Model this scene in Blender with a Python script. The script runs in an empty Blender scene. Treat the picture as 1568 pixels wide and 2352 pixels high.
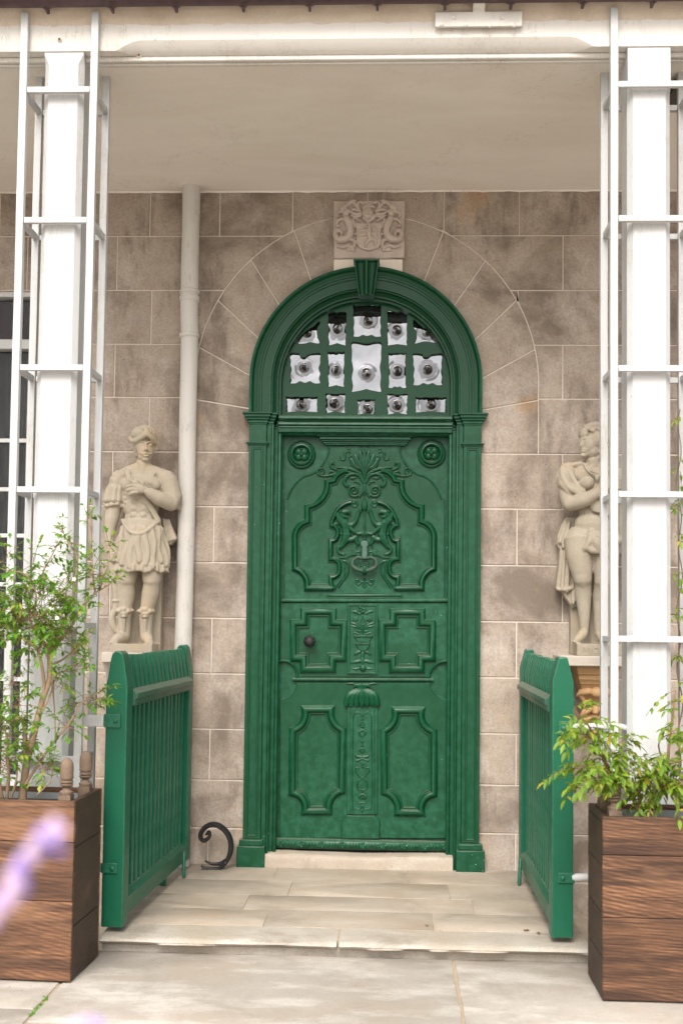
import bpy, bmesh, math, random
from math import sin, cos, pi, radians, sqrt, atan2
from mathutils import Vector, Matrix, noise as mnoise
R = random.Random(11)
S = bpy.context.scene
COL = S.collection

# ---------------------------------------------------------------- camera
CAM = Vector((0.0, -6.72, 1.41))
YAW, PITCH, ROLL = 0.0431, 0.0517, 0.0122
FU = 2700.0                       # focal length in drawing units (drawing is 1568 wide, 2352 high)
_f = Vector((-sin(YAW)*cos(PITCH), cos(YAW)*cos(PITCH), sin(PITCH)))
_r = _f.cross(Vector((0, 0, 1))).normalized()
_u = _r.cross(_f)
_r, _u = _r*cos(ROLL)+_u*sin(ROLL), _u*cos(ROLL)-_r*sin(ROLL)
cd = bpy.data.cameras.new('camera')
cam = bpy.data.objects.new('camera', cd)
COL.objects.link(cam)
cam.matrix_world = Matrix((( _r.x, _u.x, -_f.x, CAM.x), (_r.y, _u.y, -_f.y, CAM.y), (_r.z, _u.z, -_f.z, CAM.z), (0, 0, 0, 1)))
cd.sensor_width = 36.0
cd.lens = FU/2352*36
cd.shift_y = 101.6/2352
cd.clip_start, cd.clip_end = 0.05, 500
cd.dof.use_dof = True
cd.dof.focus_distance = 6.66
cd.dof.aperture_fstop = 3.2
S.camera = cam

# ---------------------------------------------------------------- sky, sun, exposure
SUN_EL, SUN_AZ = radians(46), radians(-8)     # azimuth: the veiled sun stands behind the camera, a little to the left
W = bpy.data.worlds.new('World'); S.world = W; W.use_nodes = True
wn = W.node_tree.nodes; wl = W.node_tree.links
bg = wn['Background']
sk = wn.new('ShaderNodeTexSky'); sk.sky_type = 'NISHITA'; sk.sun_disc = False
sk.sun_elevation = SUN_EL; sk.sun_rotation = pi - SUN_AZ
sk.air_density = 1.0; sk.dust_density = 4.0; sk.ozone_density = 1.0
hs = wn.new('ShaderNodeHueSaturation'); hs.inputs['Saturation'].default_value = 0.18
tint = wn.new('ShaderNodeMix'); tint.data_type = 'RGBA'; tint.blend_type = 'MULTIPLY'
tint.inputs['Factor'].default_value = 1.0; tint.inputs[7].default_value = (1.0, 0.982, 0.958, 1)
wl.new(sk.outputs[0], hs.inputs['Color']); wl.new(hs.outputs[0], tint.inputs[6]); wl.new(tint.outputs[2], bg.inputs['Color'])
bg.inputs['Strength'].default_value = 0.135
sd = bpy.data.lights.new('sun', 'SUN'); sd.energy = 1.5; sd.angle = radians(30); sd.color = (1.0, 0.968, 0.925)
sun = bpy.data.objects.new('sun', sd); COL.objects.link(sun)
_d = Vector((sin(SUN_AZ)*cos(SUN_EL), -cos(SUN_AZ)*cos(SUN_EL), sin(SUN_EL)))
sun.rotation_euler = _d.to_track_quat('Z', 'Y').to_euler()
sun.location = (1, -8, 12)
S.view_settings.view_transform = 'Standard'; S.view_settings.look = 'None'
S.view_settings.gamma = 1.0; S.view_settings.use_curve_mapping = False
S.view_settings.exposure = 1.0
S.cycles.max_bounces = 10; S.cycles.diffuse_bounces = 5
# ---------------------------------------------------------------- helpers
def at(u, v, y):
    """point on the vertical plane Y = y that the drawing shows at (u, v)"""
    d = _f*FU + _r*(u-784.0) - _u*(v-1277.6)
    return CAM + d*((y-CAM.y)/d.y)
ORG = {}
def thing(name, label, cat, loc=(0, 0, 0), rotz=0.0, group=None):
    o = bpy.data.objects.new(name, None); COL.objects.link(o)
    o.empty_display_size = 0.1
    o.location = loc; o.rotation_euler = (0, 0, rotz)
    o['label'] = label; o['category'] = cat
    if group: o['group'] = group
    ORG[o.name] = Vector(loc)
    return o
def tag(o, label, cat, group=None):
    o['label'] = label; o['category'] = cat
    if group: o['group'] = group
    return o
def root_of(o):
    while o.parent: o = o.parent
    return o
def bez(p, n):
    return p
def crom(pts, n=6, closed=False):
    """Catmull-Rom through points (any dimension)"""
    P = [Vector(p) for p in pts]; out = []
    N = len(P)
    for i in range(N if closed else N-1):
        if closed: a, b, c, d = P[i-1], P[i], P[(i+1) % N], P[(i+2) % N]
        else: a, b, c, d = P[max(i-1, 0)], P[i], P[i+1], P[min(i+2, N-1)]
        for k in range(n):
            t = k/n
            out.append(0.5*((2*b)+(c-a)*t+(2*a-5*b+4*c-d)*t*t+(3*b-a-3*c+d)*t**3))
    if not closed: out.append(P[-1])
    return out
def lerp(a, b, t): return a+(b-a)*t
def radii(r, n):
    if not isinstance(r, (list, tuple)): return [r]*n
    if len(r) == n: return list(r)
    out = []
    for i in range(n):
        t = i/(n-1)*(len(r)-1); k = min(int(t), len(r)-2)
        out.append(lerp(r[k], r[k+1], t-k))
    return out
class MB:
    def __init__(s): s.v = []; s.f = []; s.mi = []; s.cur = 0
    def add(s, vs, fs):
        b = len(s.v); s.v += [tuple(v) for v in vs]
        for f in fs: s.f.append([i+b for i in f]); s.mi.append(s.cur)
    def box(s, x0, x1, y0, y1, z0, z1):
        v = [(x, y, z) for z in (z0, z1) for y in (y0, y1) for x in (x0, x1)]
        s.add(v, [(0, 2, 3, 1), (4, 5, 7, 6), (0, 1, 5, 4), (2, 6, 7, 3), (0, 4, 6, 2), (1, 3, 7, 5)])
        return s
    def prism(s, poly, y0, y1, inset=0.0, dy=0.0):
        """poly in XZ, front at y0 (towards the viewer), back at y1; inset/dy chamfer the front"""
        n = len(poly); P = [Vector((p[0], p[1])) for p in poly]
        area = sum(P[i-1].x*P[i].y-P[i].x*P[i-1].y for i in range(n))
        if area < 0: P.reverse()
        rings = []
        if inset > 0:
            Q = offset_poly(P, inset)
            rings = [[(p.x, y0, p.y) for p in Q], [(p.x, y0+dy, p.y) for p in P], [(p.x, y1, p.y) for p in P]]
        else: rings = [[(p.x, y0, p.y) for p in P], [(p.x, y1, p.y) for p in P]]
        v = [q for r in rings for q in r]; m = len(rings)
        fs = [list(range(n)), [(m-1)*n+i for i in reversed(range(n))]]
        for k in range(m-1):
            for i in range(n):
                j = (i+1) % n
                fs.append((k*n+j, k*n+i, (k+1)*n+i, (k+1)*n+j))
        s.add(v, fs); return s
    def tube(s, pts, r, n=8, flat=None, caps=True, twist=0.0, sq=(1, 1)):
        P = [Vector(p) for p in pts]; m = len(P); rr = radii(r, m)
        T = []
        for i in range(m):
            a = P[max(i-1, 0)]; b = P[min(i+1, m-1)]
            t = b-a; T.append(t.normalized() if t.length > 1e-9 else Vector((0, 0, 1)))
        ref = Vector((0, 1, 0)) if abs(T[0].y) < 0.9 else Vector((1, 0, 0))
        A = (ref-T[0]*ref.dot(T[0])).normalized(); vs = []; fs = []
        rings = []
        def ring(c, rad, A, B):
            return [c+(A*cos(2*pi*k/n+twist)*sq[0]+B*sin(2*pi*k/n+twist)*sq[1])*rad for k in range(n)]
        for i in range(m):
            if i:
                A = A-T[i]*A.dot(T[i])
                A = A.normalized() if A.length > 1e-6 else (ref-T[i]*ref.dot(T[i])).normalized()
            B = T[i].cross(A)
            if i == 0 and caps: rings += [ring(P[0]-T[0]*rr[0]*.75, rr[0]*.55, A, B)]
            rings.append(ring(P[i], rr[i], A, B))
            if i == m-1 and caps: rings += [ring(P[i]+T[i]*rr[i]*.75, rr[i]*.55, A, B)]
        for q in rings: vs += q
        for k in range(len(rings)-1):
            for i in range(n):
                j = (i+1) % n
                fs.append((k*n+i, k*n+j, (k+1)*n+j, (k+1)*n+i))
        fs.append(list(reversed(range(n)))); fs.append([(len(rings)-1)*n+i for i in range(n)])
        if flat:
            y0, sc = flat; vs = [Vector((p.x, y0+(p.y-y0)*sc, p.z)) for p in vs]
        s.add(vs, fs); return s
    def ell(s, c, r, n=14, m=9, rot=None, flat=None):
        c = Vector(c); vs = []; fs = []
        r = Vector((r, r, r)) if not hasattr(r, '__len__') else Vector(r)
        def P(a, b):
            p = Vector((cos(a)*sin(b)*r.x, sin(a)*sin(b)*r.y, cos(b)*r.z))
            if rot: p = rot @ p
            p = c+p
            if flat: p.y = flat[0]+(p.y-flat[0])*flat[1]
            return p
        vs.append(P(0, 0))
        for j in range(1, m):
            for i in range(n): vs.append(P(2*pi*i/n, pi*j/m))
        vs.append(P(0, pi)); L = len(vs)-1
        for i in range(n):
            k = (i+1) % n
            fs.append((0, 1+i, 1+k)); fs.append((L, L-n+k, L-n+i))
            for j in range(m-2):
                a = 1+j*n; b = a+n
                fs.append((a+i, b+i, b+k, a+k))
        s.add(vs, fs); return s
    def lathe(s, prof, c, axis='z', n=20):
        c = Vector(c); vs = []; fs = []; m = len(prof)
        for r, h in prof:
            for i in range(n):
                a = 2*pi*i/n; x, y = r*cos(a), r*sin(a)
                vs.append(c+(Vector((x, y, h)) if axis == 'z' else Vector((x, -h, y)) if axis == 'y' else Vector((h, x, y))))
        for k in range(m-1):
            for i in range(n):
                j = (i+1) % n
                f = (k*n+i, k*n+j, (k+1)*n+j, (k+1)*n+i)
                fs.append(f)
        fs.append(list(reversed(range(n)))); fs.append([(m-1)*n+i for i in range(n)])
        s.add(vs, fs); return s
    def sweep(s, path, prof, y, closed=False, flip=1):
        """path: XZ points; prof: (offset to the left of the path, height towards the viewer)"""
        P = [Vector((p[0], p[1])) for p in path]; n = len(P); m = len(prof); vs = []; fs = []
        for i in range(n):
            if closed: a, b = P[i]-P[i-1], P[(i+1) % n]-P[i]
            else:
                a = P[i]-P[i-1] if i else P[1]-P[0]
                b = P[i+1]-P[i] if i < n-1 else P[i]-P[i-1]
            a = a.normalized(); b = b.normalized()
            na, nb = Vector((-a.y, a.x)), Vector((-b.y, b.x))
            mm = na+nb
            if mm.length < 1e-4: mm = na
            mm = mm.normalized(); k = 1/max(0.35, mm.dot(na))
            for o, h in prof:
                q = P[i]+mm*(o*k*flip); vs.append((q.x, y-h, q.y))
        for i in range(n if closed else n-1):
            j = (i+1) % n
            for k in range(m-1):
                f = (i*m+k, i*m+k+1, j*m+k+1, j*m+k)
                fs.append(f if flip < 0 else f[::-1])
        if not closed:
            fs.append([k for k in range(m)]); fs.append([(n-1)*m+k for k in reversed(range(m))])
        s.add(vs, fs); return s
    def grid(s, nx, ny, fn):
        vs = [fn(i/nx, j/ny) for j in range(ny+1) for i in range(nx+1)]
        fs = [(j*(nx+1)+i, j*(nx+1)+i+1, (j+1)*(nx+1)+i+1, (j+1)*(nx+1)+i) for j in range(ny) for i in range(nx)]
        s.add(vs, fs); return s
    def loft(s, rings):
        n = len(rings[0]); vs = [p for r in rings for p in r]; fs = []
        for k in range(len(rings)-1):
            for i in range(n):
                j = (i+1) % n; fs.append((k*n+i, k*n+j, (k+1)*n+j, (k+1)*n+i))
        fs.append(list(reversed(range(n)))); fs.append([(len(rings)-1)*n+i for i in range(n)])
        s.add(vs, fs); return s
    def mesh(s, name, off=None, smooth=38, fix=True):
        me = bpy.data.meshes.new(name)
        o = off or Vector((0, 0, 0))
        me.from_pydata([(v[0]-o.x, v[1]-o.y, v[2]-o.z) for v in s.v], [], s.f)
        me.polygons.foreach_set('material_index', s.mi)
        if fix:
            bm = bmesh.new(); bm.from_mesh(me); bmesh.ops.recalc_face_normals(bm, faces=bm.faces); bm.to_mesh(me); bm.free()
        if smooth:
            me.shade_smooth(); me.set_sharp_from_angle(angle=radians(smooth))
        me.update(); return me
    def obj(s, name, mat, parent=None, smooth=38, bevel=0.0, label=None, kind=None, local=False, remesh=0.0, fix=True, relax=3):
        off = None
        if parent is not None and not local: off = ORG.get(root_of(parent).name)
        me = s.mesh(name, off, smooth, fix and not remesh)
        o = bpy.data.objects.new(name, me); COL.objects.link(o)
        for m in (mat if isinstance(mat, (list, tuple)) else [mat]): me.materials.append(m)
        if parent is not None: o.parent = parent
        if label: o['label'] = label
        if kind: o['kind'] = kind
        if remesh:
            md = o.modifiers.new('remesh', 'REMESH'); md.mode = 'VOXEL'; md.voxel_size = remesh; md.use_smooth_shade = True
            if relax:
                ms = o.modifiers.new('relax', 'SMOOTH'); ms.iterations = relax; ms.factor = 0.5
            bpy.context.view_layer.update()
            dg = bpy.context.evaluated_depsgraph_get()
            m2 = bpy.data.meshes.new_from_object(o.evaluated_get(dg))
            o.modifiers.clear(); o.data = m2
            m2.shade_smooth()
        if bevel:
            bv = o.modifiers.new('bevel', 'BEVEL'); bv.width = bevel; bv.segments = 2; bv.limit_method = 'ANGLE'; bv.angle_limit = radians(40)
        return o
def offset_poly(P, d):
    n = len(P); out = []
    for i in range(n):
        a = (P[i]-P[i-1]); b = (P[(i+1) % n]-P[i])
        a = a.normalized() if a.length > 1e-9 else b.normalized(); b = b.normalized() if b.length > 1e-9 else a
        na, nb = Vector((-a.y, a.x)), Vector((-b.y, b.x)); m = na+nb
        m = m.normalized() if m.length > 1e-5 else na
        out.append(P[i]+m*(d/max(0.4, m.dot(na))))
    return out
def copy_part(o, parent, loc=None):
    c = o.copy(); COL.objects.link(c); c.parent = parent
    if loc is not None: c.location = loc
    return c
def arc(cx, cz, r, a0, a1, n=12):
    return [(cx+r*cos(lerp(a0, a1, i/n)), cz+r*sin(lerp(a0, a1, i/n))) for i in range(n+1)]
def arc3(p0, pm, p1, n=8):
    """circular arc through three 2D points"""
    (ax, ay), (bx, by), (cx, cy) = p0, pm, p1
    d = 2*(ax*(by-cy)+bx*(cy-ay)+cx*(ay-by))
    if abs(d) < 1e-9: return [p0, p1]
    ux = ((ax*ax+ay*ay)*(by-cy)+(bx*bx+by*by)*(cy-ay)+(cx*cx+cy*cy)*(ay-by))/d
    uy = ((ax*ax+ay*ay)*(cx-bx)+(bx*bx+by*by)*(ax-cx)+(cx*cx+cy*cy)*(bx-ax))/d
    r = math.hypot(ax-ux, ay-uy); a0 = atan2(ay-uy, ax-ux); am = atan2(by-uy, bx-ux); a1 = atan2(cy-uy, cx-ux)
    def fwd(a, b): return (b-a) % (2*pi)
    if fwd(a0, am) < fwd(a0, a1): sw = fwd(a0, a1)
    else: sw = -((a0-a1) % (2*pi))
    return [(ux+r*cos(a0+sw*i/n), uy+r*sin(a0+sw*i/n)) for i in range(n+1)]
# ---------------------------------------------------------------- materials
class NT:
    def __init__(s, name):
        s.m = bpy.data.materials.new(name); s.m.use_nodes = True; s.t = s.m.node_tree
        s.b = s.t.nodes['Principled BSDF']; s.co = s.t.nodes.new('ShaderNodeTexCoord'); s.rnd = None
    def put(s, sock, val):
        if hasattr(val, 'is_output'): s.t.links.new(val, sock)
        else: sock.default_value = val
    def noise(s, scale, stretch=(1, 1, 1), detail=6, rough=0.6, dist=0.0, shift=None):
        mp = s.t.nodes.new('ShaderNodeMapping'); mp.inputs['Scale'].default_value = stretch
        s.t.links.new(s.co.outputs['Object'], mp.inputs['Vector'])
        if shift is not None: s.t.links.new(shift, mp.inputs['Location'])
        n = s.t.nodes.new('ShaderNodeTexNoise'); n.inputs['Scale'].default_value = scale
        n.inputs['Detail'].default_value = detail; n.inputs['Roughness'].default_value = rough; n.inputs['Distortion'].default_value = dist
        s.t.links.new(mp.outputs[0], n.inputs['Vector']); return n.outputs['Fac']
    def voro(s, scale, stretch=(1, 1, 1)):
        mp = s.t.nodes.new('ShaderNodeMapping'); mp.inputs['Scale'].default_value = stretch
        s.t.links.new(s.co.outputs['Object'], mp.inputs['Vector'])
        n = s.t.nodes.new('ShaderNodeTexVoronoi'); n.inputs['Scale'].default_value = scale
        s.t.links.new(mp.outputs[0], n.inputs['Vector']); return n
    def ramp(s, fac, stops):
        r = s.t.nodes.new('ShaderNodeValToRGB'); e = r.color_ramp.elements
        while len(e) < len(stops): e.new(0.5)
        for k, (p, c) in enumerate(stops):
            e[k].position = p; e[k].color = (c, c, c, 1) if not hasattr(c, '__len__') else (*c, 1)
        s.t.links.new(fac, r.inputs[0]); return r.outputs[0]
    def mix(s, fac, a, b, mode='MIX'):
        n = s.t.nodes.new('ShaderNodeMix'); n.data_type = 'RGBA'; n.blend_type = mode
        s.put(n.inputs[0], fac)
        for k, c in ((6, a), (7, b)): s.put(n.inputs[k], c if hasattr(c, 'is_output') else (*c, 1))
        return n.outputs[2]
    def math(s, op, a, b=0.0, clamp=False):
        n = s.t.nodes.new('ShaderNodeMath'); n.operation = op; n.use_clamp = clamp
        s.put(n.inputs[0], a); s.put(n.inputs[1], b); return n.outputs[0]
    def random(s):
        if not s.rnd: s.rnd = s.t.nodes.new('ShaderNodeObjectInfo').outputs['Random']
        return s.rnd
    def island(s): return s.t.nodes.new('ShaderNodeNewGeometry').outputs['Random Per Island']
    def shift(s, k=37.0):
        c = s.t.nodes.new('ShaderNodeCombineXYZ'); r = s.math('MULTIPLY', s.random(), k)
        for i in range(3): s.t.links.new(r, c.inputs[i])
        return c.outputs[0]
    def bump(s, h, strength=0.3, dist=0.01, base=None):
        n = s.t.nodes.new('ShaderNodeBump'); n.inputs['Strength'].default_value = strength; n.inputs['Distance'].default_value = dist
        s.t.links.new(h, n.inputs['Height'])
        if base: s.t.links.new(base, n.inputs['Normal'])
        return n.outputs[0]
    def fin(s, color, rough=0.6, normal=None, metal=0.0, spec=0.5, **kw):
        s.put(s.b.inputs['Base Color'], color if hasattr(color, 'is_output') else (*color, 1))
        s.put(s.b.inputs['Roughness'], rough); s.put(s.b.inputs['Metallic'], metal)
        s.b.inputs['Specular IOR Level'].default_value = spec
        if normal: s.t.links.new(normal, s.b.inputs['Normal'])
        for k, v in kw.items(): s.put(s.b.inputs[k], v)
        return s.m
def shade(n, base, amt=0.25):
    """per-piece brightness variation"""
    v = n.math('ADD', n.math('MULTIPLY', n.random(), amt), 1-amt/2)
    return n.mix(1.0, base, n.t_comb(v), 'MULTIPLY')
def _tc(self, v):
    c = self.t.nodes.new('ShaderNodeCombineColor')
    for i in range(3): self.t.links.new(v, c.inputs[i])
    return c.outputs[0]
NT.t_comb = _tc
MAT = {}
def m_wall():
    n = NT('sandstone_ashlar')
    big = n.noise(1.7, detail=5, rough=0.62, dist=0.5); mid = n.noise(5.0, detail=7, rough=0.68, dist=0.3); fine = n.noise(70, detail=4)
    drip = n.noise(2.6, stretch=(1.6, 1, 0.55), detail=5, rough=0.7)
    c = n.mix(n.ramp(mid, [(0.3, 0), (0.72, 1)]), (0.34, 0.272, 0.21), (0.455, 0.385, 0.325))
    c = n.mix(n.ramp(big, [(0.48, 0), (0.62, 0.85)]), c, (0.18, 0.14, 0.11))
    c = n.mix(n.ramp(drip, [(0.52, 0), (0.64, 0.8)]), c, (0.175, 0.138, 0.113))
    c = n.mix(n.ramp(n.noise(2.1, detail=6, rough=0.7), [(0.50, 0), (0.72, 0.8)]), c, (0.55, 0.475, 0.415))
    org = n.noise(3.3, detail=3, rough=0.5, dist=0.2)
    c = n.mix(n.ramp(org, [(0.64, 0), (0.73, 0.45)]), c, (0.50, 0.30, 0.15))
    c = n.mix(n.ramp(fine, [(0.30, 0.38), (0.62, 0)]), c, (0.14, 0.11, 0.09))
    pv = n.voro(34, (1, 1, 1.5)); pm = n.noise(6.5, detail=3, rough=0.7)
    pit = n.math('MULTIPLY', n.ramp(pv.outputs['Distance'], [(0.08, 1), (0.16, 0)]), n.ramp(pm, [(0.55, 0), (0.62, 1)]))
    c = n.mix(n.math('MULTIPLY', pit, 0.85), c, (0.05, 0.04, 0.035))
    c = shade(n, c, 0.09)
    h = n.math('SUBTRACT', n.math('MULTIPLY', fine, 0.5), pit)
    return n.fin(c, 0.92, n.bump(h, 0.35, 0.006), spec=0.2)
def m_stone(name, a, b, dark, sc=6.0, warm=None, rough=0.9, fine_s=90, bump=0.25, var=0.12):
    n = NT(name)
    mid = n.noise(sc, detail=6, rough=0.65, dist=0.3); fine = n.noise(fine_s, detail=4); big = n.noise(sc*0.35, detail=5, rough=0.6)
    c = n.mix(n.ramp(mid, [(0.32, 0), (0.7, 1)]), a, b)
    c = n.mix(n.ramp(big, [(0.55, 0), (0.75, 0.6)]), c, dark)
    if warm: c = n.mix(n.ramp(n.noise(sc*0.6, detail=3, dist=0.3, shift=n.shift(5)), [(0.58, 0), (0.72, 0.6)]), c, warm)
    c = n.mix(n.ramp(fine, [(0.3, 0.25), (0.7, 0)]), c, dark)
    c = shade(n, c, var)
    return n.fin(c, rough, n.bump(n.math('ADD', fine, n.math('MULTIPLY', mid, 1.5)), bump, 0.006), spec=0.25)
def m_flag(name, a, b, dark, pale, own=0.12):
    n = NT(name)
    big = n.noise(1.5, detail=7, rough=0.65, dist=0.2); mid = n.noise(7, detail=8, rough=0.72, dist=0.4); fine = n.noise(120, detail=3)
    pat = n.noise(3.4, detail=8, rough=0.62, dist=0.15, stretch=(0.8, 2.0, 1))
    c = n.mix(n.ramp(mid, [(0.36, 0), (0.64, 1)]), a, b)
    c = n.mix(n.ramp(big, [(0.48, 0), (0.60, 0.7)]), c, (a[0]*1.02, a[1]*0.95, a[2]*0.86))
    c = n.mix(n.ramp(pat, [(0.50, 0), (0.66, 0.8)]), c, pale)
    c = n.mix(n.ramp(n.noise(2.3, detail=8, rough=0.72, dist=0.5), [(0.52, 0), (0.68, 0.65)]), c, dark)
    spk = n.math('MULTIPLY', n.ramp(n.voro(19).outputs['Distance'], [(0.05, 1), (0.11, 0)]), n.ramp(n.noise(3.3, detail=2), [(0.58, 0), (0.63, 0.7)]))
    c = n.mix(spk, c, (0.12, 0.09, 0.06))
    c = n.mix(n.ramp(fine, [(0.32, 0.35), (0.66, 0)]), c, dark)
    c = shade(n, c, own)
    h = n.math('ADD', n.math('MULTIPLY', fine, 0.4), mid)
    return n.fin(c, n.ramp(mid, [(0.2, 0.62), (0.8, 0.85)]), n.bump(h, 0.35, 0.006), spec=0.3)
def m_green(name='green_paint', dust=(0.62, 0.98, 0.6), col=(0.0014, 0.047, 0.0165), worn=(0.022, 0.115, 0.065)):
    n = NT(name)
    grain = n.noise(11, stretch=(7, 7, 0.7), detail=5, rough=0.6); blot = n.noise(4.5, detail=7, rough=0.7); fine = n.noise(150, detail=2)
    c = n.mix(n.ramp(blot, [(0.35, 0), (0.7, 0.8)]), col, (col[0]*1.5+0.001, col[1]*1.10, col[2]*1.14))
    pt = n.t.nodes.new('ShaderNodeNewGeometry').outputs['Pointiness']
    edge = n.math('MULTIPLY', n.ramp(pt, [(0.52, 0), (0.60, 1)]), n.ramp(n.noise(24, detail=4), [(0.4, 0.1), (0.65, 0.6)]))
    c = n.mix(edge, c, worn)
    gn = n.t.nodes.new('ShaderNodeNewGeometry'); sz = n.t.nodes.new('ShaderNodeSeparateXYZ'); n.t.links.new(gn.outputs['Normal'], sz.inputs[0])
    c = n.mix(n.math('MULTIPLY', n.ramp(sz.outputs['Z'], [(dust[0], 0), (dust[1], dust[2])]), n.ramp(blot, [(0.3, 0.5), (0.7, 1)])), c, (0.20, 0.21, 0.16))
    chip = n.math('MULTIPLY', n.ramp(n.voro(30).outputs['Distance'], [(0.05, 1), (0.075, 0)]), n.ramp(n.noise(5, detail=1), [(0.62, 0), (0.66, 1)]))
    c = n.mix(chip, c, (0.45, 0.5, 0.46))
    return n.fin(c, n.ramp(blot, [(0.3, 0.30), (0.75, 0.44)]), n.bump(n.math('ADD', grain, n.math('MULTIPLY', fine, 0.15)), 0.2, 0.004), spec=0.28)
def m_white(name='white_paint', col=(0.52, 0.518, 0.512), dirt=(0.40, 0.365, 0.315), amt=0.65):
    n = NT(name)
    st = n.noise(6, stretch=(5, 5, 0.5), detail=6, rough=0.7); blot = n.noise(2.4, detail=6, rough=0.65); fine = n.noise(60, stretch=(3, 3, 0.4), detail=3)
    c = n.mix(n.ramp(blot, [(0.52, 0), (0.8, amt)]), col, dirt)
    c = n.mix(n.ramp(st, [(0.60, 0), (0.78, amt*0.7)]), c, dirt)
    cr = n.math('MULTIPLY', n.ramp(n.noise(5.0, stretch=(3, 3, 0.35), detail=8, rough=0.7), [(0.494, 0), (0.5, 1), (0.506, 0)]), n.ramp(blot, [(0.46, 0), (0.54, 0.9)]))
    c = n.mix(cr, c, (0.30, 0.27, 0.23))
    spot = n.math('MULTIPLY', n.ramp(n.voro(14).outputs['Distance'], [(0.03, 1), (0.06, 0)]), n.ramp(n.noise(3, detail=1), [(0.58, 0), (0.62, 1)]))
    c = n.mix(spot, c, (0.35, 0.22, 0.1))
    return n.fin(c, 0.55, n.bump(n.math('ADD', fine, st), 0.2, 0.004), spec=0.35)
def m_wood(name='scorched_wood', k=1.0):
    n = NT(name); sh = n.shift(23)
    w = n.t.nodes.new('ShaderNodeTexWave'); w.wave_type = 'RINGS'; w.rings_direction = 'Y'
    mp = n.t.nodes.new('ShaderNodeMapping'); mp.inputs['Scale'].default_value = (0.35, 0.9, 1.6)
    n.t.links.new(n.co.outputs['Object'], mp.inputs['Vector']); n.t.links.new(sh, mp.inputs['Location']); n.t.links.new(mp.outputs[0], w.inputs['Vector'])
    w.inputs['Scale'].default_value = 16; w.inputs['Distortion'].default_value = 4; w.inputs['Detail'].default_value = 4; w.inputs['Detail Scale'].default_value = 1.6; w.inputs['Detail Roughness'].default_value = 0.6
    grain = n.noise(16, stretch=(0.16, 5, 6), detail=9, rough=0.8, shift=sh); blot = n.noise(2.6, stretch=(0.8, 1.3, 1.6), detail=6, rough=0.65, dist=0.5, shift=sh)
    streak = n.noise(4, stretch=(0.4, 3, 5), detail=5, rough=0.6, dist=0.4, shift=sh)
    f = n.math('ADD', n.math('MULTIPLY', n.math('MULTIPLY', w.outputs['Fac'], n.ramp(blot, [(0.45, 0.03), (0.68, 0.22)])), 0.7), n.math('MULTIPLY', grain, 0.62))
    c = n.ramp(f, [(0.24, (0.036, 0.018, 0.011)), (0.36, (0.150, 0.070, 0.036)), (0.47, (0.29, 0.143, 0.071))])
    c = n.mix(n.ramp(streak, [(0.46, 0), (0.62, 0.85)]), c, (0.045, 0.022, 0.014))
    c = n.mix(n.ramp(n.noise(3.1, stretch=(0.5, 1, 2), detail=4, shift=sh), [(0.55, 0), (0.72, 0.55)]), c, (0.30, 0.16, 0.085))
    gm = n.t.nodes.new('ShaderNodeNewGeometry')
    kn = n.voro(3.2, (0.45, 1, 1.25)); c = n.mix(n.ramp(kn.outputs['Distance'], [(0.03, 0.85), (0.11, 0)]), c, (0.03, 0.014, 0.009))
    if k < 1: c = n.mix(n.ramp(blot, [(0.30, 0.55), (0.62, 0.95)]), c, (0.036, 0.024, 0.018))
    c = shade(n, c, 0.3)
    return n.fin(c, 0.6, n.bump(n.math('ADD', grain, n.math('MULTIPLY', w.outputs['Fac'], 0.25)), 0.35, 0.004), spec=0.35)
def m_plain(name, col, rough=0.6, metal=0.0, sc=20, amt=0.3, spec=0.4, **kw):
    n = NT(name); f = n.noise(sc, detail=5)
    c = n.mix(n.ramp(f, [(0.35, 0), (0.7, 1)]), col, tuple(x*(1-amt) for x in col))
    return n.fin(c, rough, n.bump(n.noise(sc*6, detail=3), 0.2, 0.003), metal, spec, **kw)
def m_leaf(name, a, b, old):
    n = NT(name); i = n.island()
    c = n.mix(i, a, b); c = n.mix(n.ramp(i, [(0.86, 0), (0.95, 0.8)]), c, old)
    n.fin(c, 0.45, n.bump(n.noise(90, detail=2), 0.2, 0.002), spec=0.35)
    tr = n.t.nodes.new('ShaderNodeBsdfTranslucent'); n.t.links.new(n.mix(0.5, c, (0.34, 0.56, 0.06)), tr.inputs['Color'])
    ms = n.t.nodes.new('ShaderNodeMixShader'); ms.inputs[0].default_value = 0.42
    n.t.links.new(n.b.outputs[0], ms.inputs[1]); n.t.links.new(tr.outputs[0], ms.inputs[2])
    n.t.links.new(ms.outputs[0], n.t.nodes['Material Output'].inputs['Surface']); return n.m
MAT['wall'] = m_wall()
MAT['mortar'] = m_stone('pale_mortar', (0.60, 0.52, 0.44), (0.68, 0.60, 0.52), (0.46, 0.39, 0.32), 20)
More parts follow.
